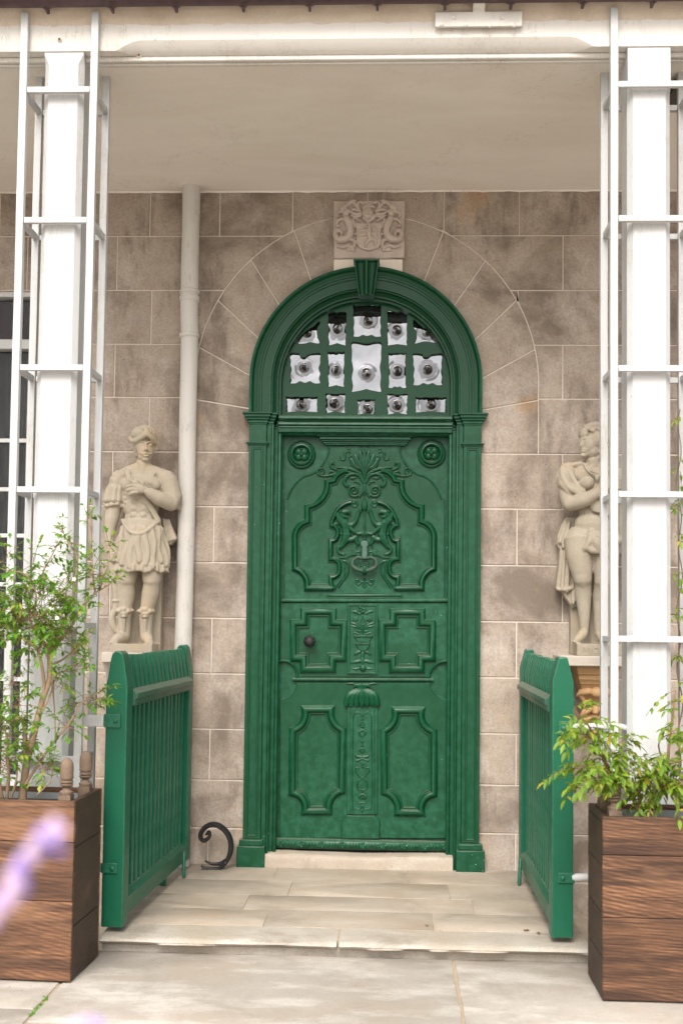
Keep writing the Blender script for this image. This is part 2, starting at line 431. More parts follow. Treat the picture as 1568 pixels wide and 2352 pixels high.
def m_ceiling():
    n = NT('ceiling_plaster'); a = n.noise(1.1, stretch=(0.5, 1.6, 1), detail=7, rough=0.65, dist=0.4); b = n.noise(3.3, detail=6, rough=0.7)
    c = n.mix(n.ramp(a, [(0.42, 0), (0.68, 0.75)]), (0.85, 0.795, 0.73), (0.74, 0.67, 0.59))
    c = n.mix(n.ramp(b, [(0.56, 0), (0.74, 0.4)]), c, (0.86, 0.74, 0.65))
    ck = n.math('MULTIPLY', n.ramp(n.noise(1.7, detail=9, rough=0.7), [(0.4965, 0), (0.5, 1), (0.5035, 0)]), n.ramp(n.noise(0.9, detail=2), [(0.52, 0), (0.60, 0.5)]))
    c = n.mix(ck, c, (0.38, 0.31, 0.25))
    sp = n.math('MULTIPLY', n.ramp(n.voro(9).outputs['Distance'], [(0.035, 1), (0.06, 0)]), n.ramp(n.noise(2.2, detail=1), [(0.60, 0), (0.64, 0.6)]))
    c = n.mix(sp, c, (0.40, 0.32, 0.25))
    return n.fin(c, 0.85, n.bump(n.math('ADD', b, n.noise(40, detail=3)), 0.25, 0.006), spec=0.2)
MAT['ceiling'] = m_ceiling()
MAT['white'] = m_white()
MAT['cream'] = m_white('cream_paint', (0.70, 0.665, 0.615), (0.45, 0.37, 0.29), 0.5)
MAT['pipe'] = m_white('pipe_paint', (0.58, 0.55, 0.51), (0.42, 0.37, 0.31), 0.5)
MAT['soffit'] = m_stone('rough_soffit_render', (0.60, 0.50, 0.40), (0.66, 0.57, 0.47), (0.40, 0.31, 0.23), 9)
MAT['gutter'] = m_plain('maroon_gutter_paint', (0.075, 0.04, 0.045), 0.45)
MAT['green'] = m_green()
MAT['gate'] = m_green('lit_green_paint', (0.62, 0.98, 0.6), (0.007, 0.094, 0.048), (0.045, 0.17, 0.11))  # same green as the door, lightened to paint in the stronger outdoor light
MAT['rail'] = m_green('weathered_rail_paint', (0.35, 0.6, 0.32), (0.02, 0.085, 0.052), (0.10, 0.15, 0.11))
MAT['knocker'] = m_stone('painted_rusty_iron', (0.055, 0.085, 0.06), (0.03, 0.075, 0.048), (0.03, 0.03, 0.022), 30, (0.20, 0.06, 0.035), 0.55)
MAT['plate'] = m_plain('grey_green_metal', (0.06, 0.125, 0.092), 0.5)
MAT['iron'] = m_plain('black_iron', (0.022, 0.021, 0.021), 0.42, 0.2, sc=40)
MAT['statue'] = m_stone('carved_sandstone', (0.375, 0.318, 0.24), (0.435, 0.378, 0.298), (0.26, 0.215, 0.16), 7, (0.47, 0.345, 0.21), 0.88, 150, 0.45)
MAT['plaque'] = m_stone('pink_carved_stone', (0.52, 0.425, 0.365), (0.59, 0.50, 0.435), (0.33, 0.26, 0.22), 14, None, 0.9, 120)
MAT['limewash'] = m_stone('limewashed_stone', (0.72, 0.64, 0.55), (0.78, 0.71, 0.62), (0.5, 0.42, 0.34), 14)
MAT['shelf'] = m_stone('dressed_stone', (0.52, 0.455, 0.38), (0.57, 0.50, 0.43), (0.40, 0.34, 0.28), 18, None, 0.9, 130)
MAT['ochre'] = m_stone('ochre_terracotta', (0.58, 0.34, 0.16), (0.63, 0.40, 0.21), (0.42, 0.25, 0.12), 12)
MAT['flag'] = m_flag('porch_flagstone', (0.36, 0.30, 0.235), (0.42, 0.355, 0.285), (0.25, 0.21, 0.168), (0.44, 0.39, 0.325), 0.10)
MAT['nosing'] = m_flag('worn_step_stone', (0.40, 0.355, 0.295), (0.48, 0.435, 0.375), (0.22, 0.18, 0.135), (0.54, 0.50, 0.45), 0.06)
MAT['pave'] = m_flag('pavement_stone', (0.375, 0.335, 0.29), (0.44, 0.395, 0.345), (0.285, 0.25, 0.212), (0.60, 0.56, 0.51), 0.08)
MAT['joint'] = m_stone('joint_mortar', (0.36, 0.285, 0.20), (0.42, 0.34, 0.25), (0.26, 0.205, 0.15), 25)
MAT['ground'] = m_flag('far_ground', (0.36, 0.325, 0.285), (0.40, 0.365, 0.32), (0.32, 0.29, 0.25), (0.43, 0.40, 0.36))
MAT['wood'] = m_wood(); MAT['wood_dark'] = m_wood('darker_wood', 0.5)  # second entry: darker mix of the plank wood
MAT['finial'] = m_stone('weathered_oak', (0.16, 0.108, 0.075), (0.23, 0.16, 0.115), (0.06, 0.042, 0.032), 20, None, 0.8)
MAT['zinc'] = m_plain('zinc_liner', (0.42, 0.44, 0.45), 0.45, 0.6, sc=8)
MAT['soil'] = m_plain('dark_soil', (0.04, 0.03, 0.022), 0.95, sc=40, amt=0.5)
MAT['bark'] = m_stone('tan_bark', (0.34, 0.225, 0.14), (0.42, 0.30, 0.20), (0.17, 0.11, 0.07), 30, None, 0.85)
MAT['twig'] = m_plain('green_brown_twig', (0.24, 0.14, 0.06), 0.7, sc=10, amt=0.5)
MAT['leafL'] = m_leaf('fresh_green_leaf', (0.08, 0.215, 0.024), (0.17, 0.34, 0.036), (0.42, 0.38, 0.05))
MAT['leafR'] = m_leaf('yellow_green_leaf', (0.11, 0.22, 0.024), (0.27, 0.37, 0.04), (0.52, 0.36, 0.04))
MAT['dark'] = m_plain('dark_interior', (0.012, 0.008, 0.009), 0.9)
MAT['red'] = m_plain('dark_red_blind', (0.020, 0.003, 0.005), 0.9)
MAT['curtain'] = m_plain('grey_net_curtain', (0.055, 0.054, 0.055), 0.9, sc=6, amt=0.5)
MAT['deadleaf'] = m_plain('dry_leaf', (0.22, 0.10, 0.045), 0.8)
MAT['rust'] = m_plain('rusty_iron', (0.40, 0.17, 0.05), 0.8, sc=60, amt=0.6)
MAT['violet'] = m_plain('violet_petal', (0.36, 0.25, 0.72), 0.6, sc=60, amt=0.2)
MAT['mauve'] = m_plain('pale_mauve_calyx', (0.66, 0.48, 0.60), 0.7, sc=60, amt=0.2)
MAT['petal'] = m_plain('white_petal', (0.8, 0.76, 0.66), 0.6)
def m_mirror():
    n = NT('bullseye_glass'); f = n.noise(7, detail=3, dist=1.0)
    at_ = n.t.nodes.new('ShaderNodeAttribute'); at_.attribute_name = 'dark_refl'
    c = n.mix(f, (0.19, 0.195, 0.21), (0.27, 0.27, 0.285)); c = n.mix(at_.outputs['Fac'], c, (0.018, 0.016, 0.013))  # dark reflections painted into the glass colour through a vertex mask
    return n.fin(c, 0.03, n.bump(n.noise(9, detail=2), 0.25, 0.01), 0.92)
MAT['mirror'] = m_mirror()
def m_pane():
    n = NT('window_glass')
    return n.fin((0.9, 0.92, 0.92), 0.02, n.bump(n.noise(6, detail=2), 0.05, 0.01), **{'Transmission Weight': 1.0, 'IOR': 1.22})
MAT['pane'] = m_pane()
# ---------------------------------------------------------------- ground, step, porch floor
GZ = -0.07                                  # pavement level
def structure(o): o['kind'] = 'structure'; return o
g = MB(); g.grid(1, 1, lambda a, b: (lerp(-120, 120, a), lerp(-160, -1.52, b), GZ-0.03))
structure(g.obj('ground', MAT['ground'], smooth=0))
g = MB(); g.box(-4, -1.27, -1.52, 0.4, -0.5, -0.25); g.box(0.875, 4, -1.52, 0.4, -0.5, -0.25)
structure(g.obj('side_ground', MAT['flag'], smooth=0))
def slab_mesh(x0, x1, y0, y1, z, t=0.05, wob=0.003, seed=0, cut=0.006):
    """worn paving slab: slightly irregular outline, rounded arris"""
    r = random.Random(seed); nx = max(2, int((x1-x0)/0.12)); ny = max(2, int((y1-y0)/0.12)); b = MB()
    j = lambda: r.uniform(-wob, wob)
    pts = [(lerp(x0, x1, i/nx), y0) for i in range(nx)]+[(x1, lerp(y0, y1, i/ny)) for i in range(ny)]
    pts += [(lerp(x1, x0, i/nx), y1) for i in range(nx)]+[(x0, lerp(y1, y0, i/ny)) for i in range(ny)]
    pts = [Vector((p[0]+j(), p[1]+j())) for p in pts]
    q = offset_poly(pts, cut); n = len(pts); tz = [r.uniform(-.0015, .0015) for _ in pts]
    v = [(p.x, p.y, z+dz) for p, dz in zip(q, tz)]+[(p.x, p.y, z-cut*.8) for p in pts]+[(p.x, p.y, z-t) for p in pts]
    f = [list(range(n))]+[(k*n+i, (k+1)*n+i, (k+1)*n+(i+1) % n, k*n+(i+1) % n) for k in (0, 1) for i in range(n)]
    b.add(v, f); return b
def floor_at(u, v, z=GZ):
    d = _f*FU+_r*(u-784.0)-_u*(v-1277.6); return CAM+d*((z-CAM.z)/d.z)
JX = (floor_at(155, 2254).x+floor_at(54, 2336).x)/2
pav = structure(MB().box(-4.2, 4.2, -5.6, -1.50, GZ-0.07, GZ-0.006).obj('pavement', MAT['joint'], smooth=0))
rows = [(-1.50, -2.285, [-4.0, -2.6, JX]), (-2.285, -2.86, [-4.0, -2.1, JX]), (-1.50, -2.43, [JX, floor_at(1052, 2280).x, 2.1, 4.0]), (-2.43, -2.86, [JX, -0.35, 1.3, 2.6, 4.0]), (-2.86, -3.5, [-4.0, -2.7, -1.2, 0.3, 1.9, 4.0]),
        (-3.5, -4.4, [-4.0, -2.1, -0.7, 0.9, 2.4, 4.0]), (-4.4, -5.5, [-4.0, -2.5, -1.0, 0.5, 2.0, 4.0])]
sd_ = 0
for y1, y0, xs in rows:
    for a, b in zip(xs, xs[1:]):
        sd_ += 1; g = 0.007
        slab_mesh(a+g, b-g, y0+g, y1-g, GZ+R.uniform(-.001, .001), 0.05, 0.004, sd_, 0.003).obj('paving_slab', MAT['pave'], pav, smooth=40)
floor = structure(MB().box(-1.26, 0.87, -1.49, 0.02, -0.30, -0.003).obj('porch_floor', MAT['joint'], smooth=0))
frow = [(0.0, -0.38, [-1.25, -0.62, 0.10, 0.86]), (-0.38, -0.712, [-1.25, -0.51, 0.31, 0.86]), (-0.712, -1.002, [-1.25, -0.70, 0.41, 0.86]), (-1.002, -1.31, [-1.25, -0.57, 0.205, 0.86])]
for y1, y0, xs in frow:
    for a, b in zip(xs, xs[1:]):
        sd_ += 1; g = 0.0013
        slab_mesh(a+g, b-g, y0+g, y1-g, R.uniform(-.0006, .0006), 0.05, 0.002, sd_, 0.001).obj('flagstone', MAT['flag'], floor, smooth=40)
def nosing(x0, x1, seed):
    """worn step edge: rounded lip whose underside has broken away"""
    b = MB(); n = int((x1-x0)/0.012); rings = []
    for i in range(n+1):
        x = lerp(x0, x1, i/n)
        e = mnoise.fractal(Vector((x*3.1+seed, seed*2.0, 0)), 1.0, 2.0, 4)*0.5+0.5
        br = max(0.0, mnoise.fractal(Vector((x*3.0+seed*7, 3.3, 1)), 1.0, 2.0, 3)*1.5+0.05)*0.040+max(0, mnoise.noise(Vector((x*16, seed, 5))))*0.012
        yf = -1.556-0.006*e; zb = -0.034+0.008*e
        w = mnoise.noise(Vector((x*6, 9, seed)))*0.003
        prof = [(-1.316, -0.05), (-1.316, w), (-1.44, w), (-1.515, -0.002+w), (yf+0.012, -0.006), (yf+br*.2, -0.016), (yf+0.002+br*.5, zb*.6), (yf+br, zb*.85), (-1.530+br*.3, zb-0.002), (-1.505, zb-0.006), (-1.48, -0.055)]
        rings.append([(x, y, z) for y, z in prof])
    b.loft(rings); return b
nosing(-1.262, -0.224, 1).obj('step_slab', MAT['nosing'], floor, smooth=50)
nosing(-0.214, 0.872, 2).obj('step_slab', MAT['nosing'], floor, smooth=50)
b = MB(); b.grid(150, 4, lambda a, c: (lerp(-1.26, 0.872, a), -1.495+0.006*mnoise.noise(Vector((a*40, c*3, 2))), lerp(GZ-0.03, -0.035, c)))
b.obj('riser', MAT['nosing'], floor, smooth=60)
# white-washed sill under the door
b = MB()
def sill(a, c):
    x = lerp(-0.745, 0.355, a); w = 0.006*mnoise.noise(Vector((x*7, c*2, 4)))
    if c < .5: return (x, -0.055+w+0.012*c, lerp(-0.005, 0.072, c*2)+w*.6)
    return (x, lerp(-0.045, 0.14, c*2-1)+w*.3, 0.073+0.012*(c*2-1)+w*.6-0.012*max(0, 1-abs(x+.2)/.5))
b.grid(60, 8, sill); b.obj('sill', MAT['flag'], floor, smooth=70)

# ---------------------------------------------------------------- stone wall
XC, ZC, RO, RI = -0.163, at(842, 880, 0).z, 0.990, 0.640
XL, XR = -0.826, 0.500                      # outer edges of the door case
ZT = 3.90
wall = thing('house_wall', 'brown sandstone ashlar house wall with thin pale joints around the green door', 'wall', (0, 0, 0))
mb = MB(); xo, xi = XL+0.05, XR-0.05
poly = [(-2.04, -0.5), (xo, -0.5), (xo, ZC)]+arc(XC, ZC, RI-0.03, pi, 0, 32)+[(xi, ZC), (xi, -0.5), (2.6, -0.5), (2.6, ZT), (-3.4, ZT), (-3.4, 3.30), (-2.04, 3.30)]
mb.prism(poly, 0.004, 0.30); mb.obj('mortar_bed', MAT['mortar'], wall, smooth=0)
G = 0.0037
def stone(poly, name='stone_block', d=None, seed=0):
    r = random.Random(seed*7+3); b = MB()
    P = [Vector(p) for p in poly]; n = len(P)
    a = sum(P[i-1].x*P[i].y-P[i].x*P[i-1].y for i in range(n))
    if a < 0: P.reverse()
    P = offset_poly(P, G)
    c = sum(P, Vector((0, 0)))/n
    b.prism([(p.x, p.y) for p in P], (d if d is not None else 0)-r.uniform(0, 0.0018), 0.05, 0.003, 0.003)
    return b.obj(name, MAT['wall'], wall, smooth=20)
zr = [-0.28, -0.06, 0.203, 0.474, 0.762, 1.078, 1.395, 1.715, 2.038, 2.354, 2.672, 2.984, 3.302, 3.622, ZT+0.03]
def ux(u, v=1100): return at(u, v, 0).x
A_ = [ux(u) for u in (-520, -300, -80, 132, 340)]; B_ = [ux(u) for u in (-400, -180, 50, 258)]
RA = [ux(u) for u in (1187, 1399, 1610)]; RB = [ux(u) for u in (1291, 1504, 1716)]
cnt = 0
for k in range(len(zr)-1):
    z0, z1 = zr[k], zr[k+1]; zm = (z0+z1)/2; par = (k % 2 == 0)
    # k: 13 top course ... parity chosen so that the course at 2.67-2.98 (k=10) carries the 'B' joints
    lx = list(B_ if par else A_); rx = list(RB if par else RA)
    if k == 13: lx = [ux(u, 500) for u in (-400, -200, 0, 172, 345, 505, 672)]; rx = [ux(u, 500) for u in (1019, 1192, 1388, 1580)]
    elif not par and k < 9: lx.append(ux(493))
    elif par and k < 9: lx.append(ux(415))
    # left of the door
    lim = XL+0.012 if z1 < 2.36 else XC-RO if zm < ZC else XC
    xs = [-3.4]+[x for x in lx if x > -3.2]+[9]
    for a, c in zip(xs, xs[1:]):
        if k < 12:
            if c <= -2.04: continue
            a = max(a, -2.04)
        def cur(z):
            if z1 < 2.36: return XL+0.012
            if z <= ZC: return XC-RO
            return XC-sqrt(max(0, RO*RO-(z-ZC)**2)) if z < ZC+RO else XC
        zs = [lerp(z0, z1, t/10) for t in range(11)]; e = [min(c, cur(z)) for z in zs]
        if max(e)-a < 0.03: continue
        zz = [(x, z) for x, z in zip(e, zs) if x > a+0.004]
        if len(zz) < 2: continue
        if all(abs(x-zz[0][0]) < 1e-6 for x, z in zz): zz = [zz[0], zz[-1]]
        cnt += 1; stone([(a, zz[0][1])]+zz+[(a, zz[-1][1])], seed=cnt)
    xs = [-9]+[x for x in rx if x < 2.5]+[2.6]
    for a, c in zip(xs, xs[1:]):
        def curr(z):
            if z1 < 2.36: return XR-0.012
            if z <= ZC: return XC+RO
            return XC+sqrt(max(0, RO*RO-(z-ZC)**2)) if z < ZC+RO else XC
        zs = [lerp(z0, z1, t/10) for t in range(11)]; e = [max(a, curr(z)) for z in zs]
        if c-min(e) < 0.03: continue
        zz = [(x, z) for x, z in zip(e, zs) if x < c-0.004]
        if len(zz) < 2: continue
        if all(abs(x-zz[0][0]) < 1e-6 for x, z in zz): zz = [zz[0], zz[-1]]
        cnt += 1; stone([(c, zz[0][1])]+zz+[(c, zz[-1][1])], seed=cnt)
# arch ring: radiating stones
def ang(u, v):
    p = at(u, v, 0); return atan2(p.z-ZC, p.x-XC)
Ra = [ang(1022, 523), ang(1118, 595), ang(1194, 685), ang(1238, 800), ang(1243, 920)]
La = [ang(672, 523), ang(568, 588), ang(492, 685), ang(455, 797), ang(447, 917)]
Rb = [ang(980, 640), ang(1048, 703), ang(1092, 786), ang(1108, 875), ang(1120, 952)]
Lb = [ang(709, 641), ang(637, 703), ang(592, 782), ang(575, 868), ang(560, 948)]
def ringpt(a, r):
    x, z = XC+r*cos(a), ZC+r*sin(a)
    if a < 0 or a > pi:     # stilted leg of the ring
        s_ = 1 if cos(a) > 0 else -1
        x = XC+s_*r; z = ZC+r*sin(a)
    return (x, z)
def vous(o0, o1, i0, i1, seed):
    P = [ringpt(lerp(o0, o1, t/8), RO) for t in range(9)]+[ringpt(lerp(i1, i0, t/8), RI) for t in range(9)]
    stone(P, 'voussoir', 0, seed)
def nrm(a): return a if a > -pi/2 else a+2*pi
La = [nrm(a) for a in La]; Lb = [nrm(a) for a in Lb]
for L, K, sg in ((Ra, Rb, 1), (La, Lb, -1)):
    vous(pi/2, L[0], pi/2, K[0], 300+sg)
    for i in range(4): vous(L[i], L[i+1], K[i], K[i+1], 310+sg*10+i)
    po, pi_ = ringpt(L[4], RO), ringpt(K[4], RI)
    xe = XR-0.012 if sg > 0 else XL+0.012
    stone([po, (po[0], 2.354), (xe, 2.354), pi_], 'stone_block', 0, 350+sg)

# ---------------------------------------------------------------- window on the left
win = thing('sash_window', 'dark sash window with white glazing bars half hidden behind the left porch column', 'window', (-2.6, 0.05, 1.0))
def wz(v): return at(60, v, 0.06).z
fr = MB(); fr.box(-3.4, -2.04, 0.02, 0.12, wz(686), wz(674)); fr.box(-2.10, -2.04, 0.022, 0.12, 0.35, wz(686)); fr.box(-3.4, -2.10, 0.018, 0.11, wz(805), wz(783)); fr.box(-3.4, -2.10, 0.02, 0.11, 0.35, 0.47)
fr.obj('frame', MAT['white'], win, bevel=0.004)
for v in (1013, 1125, 1231, 1343, 1450, 1560):
    MB().box(-3.4, -2.10, 0.04, 0.07, wz(v)-0.012, wz(v)+0.012).obj('glazing_bar', MAT['white'], win, bevel=0.003)
for x in (-2.74, -2.42): MB().box(x-0.011, x+0.011, 0.041, 0.069, 0.47, wz(805)).obj('glazing_bar', MAT['white'], win, bevel=0.003)
MB().box(-3.4, -2.10, 0.075, 0.08, 0.40, wz(686)).obj('pane', MAT['pane'], win, smooth=0)
cu = MB(); cu.grid(150, 2, lambda a, b: (lerp(-3.38, -2.06, a), 0.16+0.018*sin(a*95)+0.01*sin(a*41+1), lerp(0.4, wz(800), b)))
cu.obj('curtain', MAT['curtain'], win, smooth=80)
cu = MB(); cu.grid(60, 2, lambda a, b: (lerp(-3.38, -2.06, a), 0.11+0.006*sin(a*50), lerp(wz(783), wz(680), b))); cu.obj('blind', MAT['red'], win, smooth=80)
MB().box(-3.4, -2.0, 0.28, 0.30, 0.3, 3.32).obj('dark_room', MAT['dark'], win, smooth=0)
MB().box(-3.4, -2.03, -0.06, 0.12, 0.28, 0.35).obj('sill', MAT['shelf'], win, bevel=0.006)

# ---------------------------------------------------------------- porch ceiling, beam, gutter, columns
YB0, YB1 = -1.54, -1.43                     # front and back face of the beam
zb = at(784, 112, YB0).z; zt = at(784, 50, YB0).z
ce = MB(); ce.loft([[(x, 0.004, 3.885), (x, YB1-0.002, 3.955), (x, YB1-0.002, 4.2), (x, 0.004, 4.2)] for x in (-3.4, -2, -0.7, 0.5, 1.6, 2.6)])
ceil = structure(ce.obj('porch_ceiling', MAT['ceiling'], smooth=0))
ed = MB(); ed.tube([(lerp(-3.3, 2.5, i/160), -0.006+0.004*mnoise.noise(Vector((i*.7, 0, 0))), 3.884+0.005*mnoise.noise(Vector((i*.5, 3, 0)))) for i in range(161)], 0.007, 6)
ed.obj('plaster_edge', MAT['ceiling'], ceil, smooth=60)
beam = thing('porch_beam', 'white painted timber beam with chamfered lower edge across the porch front', 'beam', (-0.25, YB0, zb))
xa, xb = at(292, 116, YB0).x, at(1342, 101, YB0).x
rings = []
xsl = [-3.4, xa-0.06]+[lerp(xa-0.06, xa+0.10, i/10) for i in range(1, 11)]+[xb-0.10]+[lerp(xb-0.10, xb+0.05, i/10) for i in range(1, 11)]+[2.6]
for x in xsl:
    t = min(max((x-(xa-0.05))/0.12, 0), 1)*min(max(((xb+0.04)-x)/0.12, 0), 1); t = sin(t*pi/2)
    c = 0.0015+0.047*t; w = 0.0015*mnoise.noise(Vector((x*2, 0, 7)))
    rings.append([(x, YB0+w, zt), (x, YB0+w, zb+c), (x, YB0+c*.5, zb+c*.28), (x, YB0+c, zb), (x, YB1, zb), (x, YB1, zt)])
b = MB(); b.loft(rings); b.obj('timber', MAT['cream'], beam, smooth=30)
b = MB(); b.box(-3.4, 2.6, YB0+0.052, YB0+0.075, zb-0.024, zb-0.001); b.obj('moulding', MAT['cream'], beam, bevel=0.006)
b = MB(); b.box(-3.4, 2.6, YB1-0.03, YB1-0.004, zb-0.03, zb-0.0012); b.obj('moulding', MAT['cream'], beam, bevel=0.004)
sf = MB(); zs = zt+0.095
sf.grid(220, 6, lambda a, c: (lerp(-3.4, 2.6, a), lerp(YB0+0.003, YB0-0.035, c)+0.005*mnoise.fractal(Vector((a*60, c*4, 0)), 1.0, 2.0, 3), lerp(zt-0.012, zs, c)+(0.006*mnoise.fractal(Vector((a*85, 5, 3)), 1.0, 2.0, 4) if c < .2 else 0)))
sf.obj('rough_soffit', MAT['soffit'], beam, smooth=70)
zg = at(300, 11, YB0-0.09).z
gut = thing('roof_gutter', 'dark maroon rain gutter along the top edge of the porch roof', 'gutter', (-0.25, YB0-0.2, zg))
gb = MB(); gb.tube([(-3.4, YB0-0.09, zg+0.052), (2.6, YB0-0.09, zg+0.052)], 0.055, 20); gb.obj('channel', MAT['gutter'], gut, smooth=60)
for u in (-140, 105, 255, 402, 557, 710, 866, 1022, 1174, 1340, 1500):
    x = at(u, 11, YB0-0.09).x
    gb = MB(); gb.tube([(x-0.012, YB0-0.09, zg+0.052), (x+0.012, YB0-0.09, zg+0.052)], 0.0615, 16); gb.box(x-0.006, x+0.006, YB0-0.09, YB0-0.04, zg-0.014, zg+0.004)
    gb.obj('clip', MAT['gutter'], gut, smooth=50)
rf = MB(); rf.loft([[(x, YB0-0.14, zg+0.11), (x, 0.3, zg+0.85), (x, 0.3, zg+0.9), (x, YB0-0.14, zg+0.14)] for x in (-3.4, 2.6)])
structure(rf.obj('porch_roof', MAT['gutter'], smooth=0))
# iron strap on the beam
p0 = at(998, 69, YB0); p1 = at(1197, 33, YB0)
br = thing('beam_bracket', 'cream painted iron plate with bolts and a hanging strap on the beam', 'bracket', (p0.x, YB0-0.01, p0.z))
b = MB(); b.box(p0.x, p1.x, YB0-0.030, YB0-0.016, p0.z, p1.z); b.obj('plate', MAT['cream'], br, bevel=0.003)
for i, u in enumerate((1013, 1042, 1069, 1124, 1153, 1179)):
    c = at(u, (58, 41, 59, 60, 42, 60)[i], YB0-0.03)
    b = MB(); b.lathe([(0.009, 0), (0.009, 0.004), (0.006, 0.009), (0.001, 0.010)], (c.x, c.y, c.z), 'y', 10); b.obj('bolt', MAT['cream'], br, smooth=60)
x0, x1 = at(1084, 40, YB0).x, at(1112, 40, YB0).x
b = MB(); b.loft([[(x0, y, z), (x1, y, z), (x1, y+0.008, z+0.003), (x0, y+0.008, z+0.003)] for y, z in ((YB0-0.031, p0.z+0.045), (YB0-0.036, p0.z+0.08), (YB0-0.10, p0.z+0.10), (YB0-0.165, p0.z+0.12), (YB0-0.17, p0.z+0.30))])
b.obj('strap', MAT['cream'], br, bevel=0.003)
# rusty nails
def rust(u, v, y, lab):
    p = at(u, v, y); t = thing('rusty_nail', lab, 'nail', (p.x, y, p.z))
    b = MB(); b.lathe([(0.012, 0), (0.011, 0.004), (0.004, 0.007)], p, 'y', 9); b.obj('stain', MAT['cream'], t, smooth=60)
    b = MB(); b.lathe([(0.006, 0.004), (0.006, 0.010), (0.002, 0.013)], p, 'y', 8); b.obj('head', MAT['rust'], t, smooth=60)
rust(138, 92, YB0-0.001, 'rusty bolt head on the beam above the left column')
rust(320, 128, YB0+0.051, 'small rusty nail under the beam near its left chamfer stop')
def column(uL, uR, vt, lab, zc):
    a, c = at(uL, 300, YB0), at(uR, 300, YB0); x0, x1 = a.x, c.x
    t = thing('porch_column', lab, 'column', ((x0+x1)/2, YB0+0.08, -0.25), group='white columns of the porch')
    y0, y1 = YB0+0.006, YB0+0.006+0.165; b = MB(); rings = []
    zl = [zb-0.002, zc+0.05, zc+0.03, zc+0.01, zc, 2.6, 1.6, 0.7, -0.24]; cl = [.0015, .0015, .010, .020, .024, .024, .024, .024, .024]
    for z, ch in zip(zl, cl):
        w = 0.002*mnoise.noise(Vector((z*2, uL, 0)))
        rings.append([(x0+ch+w, y0, z), (x1-ch+w, y0, z), (x1+w, y0+ch, z), (x1+w, y1-ch, z), (x1-ch+w, y1, z), (x0+ch+w, y1, z), (x0+w, y1-ch, z), (x0+w, y0+ch, z)])
    b.loft(rings); b.obj('shaft', MAT['white'], t, smooth=25, bevel=0.004)
    b = MB(); b.box(x0-0.006, x1+0.006, y0-0.006, y1+0.006, -0.25, 0.70); b.obj('base', MAT['white'], t, bevel=0.008)
    return t
column(97, 188, 122, 'white chamfered porch column behind the leafy shrub on the left', zb-0.06)
column(1441, 1540, 104, 'white chamfered porch column on the right beside the climbing vine', at(1490, 215, YB0).z)
# ---------------------------------------------------------------- door case
YP = -0.045
ZA = at(840, 876, YP).z
ZI = at(600, 946, YP-0.03).z                # top of the impost capitals
case = thing('door_case', 'deep green moulded door case with pilasters, round arch and fluted keystone', 'door frame', (XC, 0, 0))
GREEN = MAT['green']
for sg in (-1, 1):
    def bx(mb, h0, h1, y0, y1, z0, z1):
        a, b = XC+sg*h0, XC+sg*h1
        mb.box(min(a, b), max(a, b), y0, y1, z0, z1)
    zn = at(600, 1016, YP).z
    b = MB(); bx(b, 0.563, 0.663, YP, 0.03, 0.12, ZI-0.066)
    bx(b, 0.536, 0.5628, YP+0.014, 0.03, 0.0, ZI-0.066); bx(b, 0.502, 0.5358, 0.012, 0.09, 0.0, ZI-0.06)
    b.tube([(XC+sg*0.529, YP+0.02, 0.0), (XC+sg*0.529, YP+0.02, ZI-0.06)], 0.0075, 10)
    b.tube([(XC+sg*0.492, 0.022, 0.0), (XC+sg*0.492, 0.022, ZI-0.07)], 0.012, 12)
    bx(b, 0.486, 0.5018, 0.03, 0.12, 0.0, ZI-0.06)
    b.obj('pilaster', GREEN, case, bevel=0.003)
    b = MB(); x0, x1 = sorted((XC+sg*0.575, XC+sg*0.651))
    rect = [(x0, 0.16), (x1, 0.16), (x1, zn-0.022), (x0, zn-0.022)]
    b.sweep(rect, [(0, 0), (0.001, 0.005), (0.006, 0.005), (0.007, 0.002), (0.010, 0.002), (0.011, 0.006), (0.016, 0.006), (0.018, 0)], YP, True)
    b.obj('panel_moulding', GREEN, case, smooth=30)
    b = MB(); bx(b, 0.535, 0.694, -0.068, 0.06, -0.02, at(580, 1944, -0.06).z); bx(b, 0.548, 0.682, -0.057, 0.05, at(580, 1944, -0.06).z, at(580, 1930, -0.06).z)
    b.obj('base_block', GREEN, case, bevel=0.005)
    b = MB()
    lay = [(0.0, 0.010, 0.036), (0.010, 0.026, 0.026), (0.026, 0.030, 0.021), (0.030, 0.040, 0.017), (0.040, 0.044, 0.012), (0.044, 0.058, 0.008), (0.058, 0.066, 0.003)]
    for z0, z1, pr in lay:
        bx(b, 0.563-pr*.9, 0.663+pr, YP-pr, 0.03, ZI-z1, ZI-z0)
        bx(b, 0.530-pr*.9, 0.563-pr*.9-0.0006, YP+0.014-pr, 0.031, ZI-z1-0.003, ZI-z0-0.003)
        bx(b, 0.487-pr*.7, 0.530-pr*.9-0.0006, 0.016-pr, 0.10, ZI-z1-0.027, ZI-z0-0.027)
    b.obj('capital', GREEN, case, bevel=0.002)
    b = MB()
    for z0, z1, pr in ((0.0, 0.006, 0.016), (0.006, 0.013, 0.009), (0.013, 0.019, 0.004)): bx(b, 0.563-pr, 0.663+pr, YP-pr, 0.02, zn-z1, zn-z0)
    b.obj('necking', GREEN, case, bevel=0.0015)
path = [(XC+0.663, ZI-0.001)]+[(XC+0.663*cos(a), ZA+0.663*sin(a)) for a in [pi*i/56 for i in range(57)]]+[(XC-0.663, ZI-0.001)]
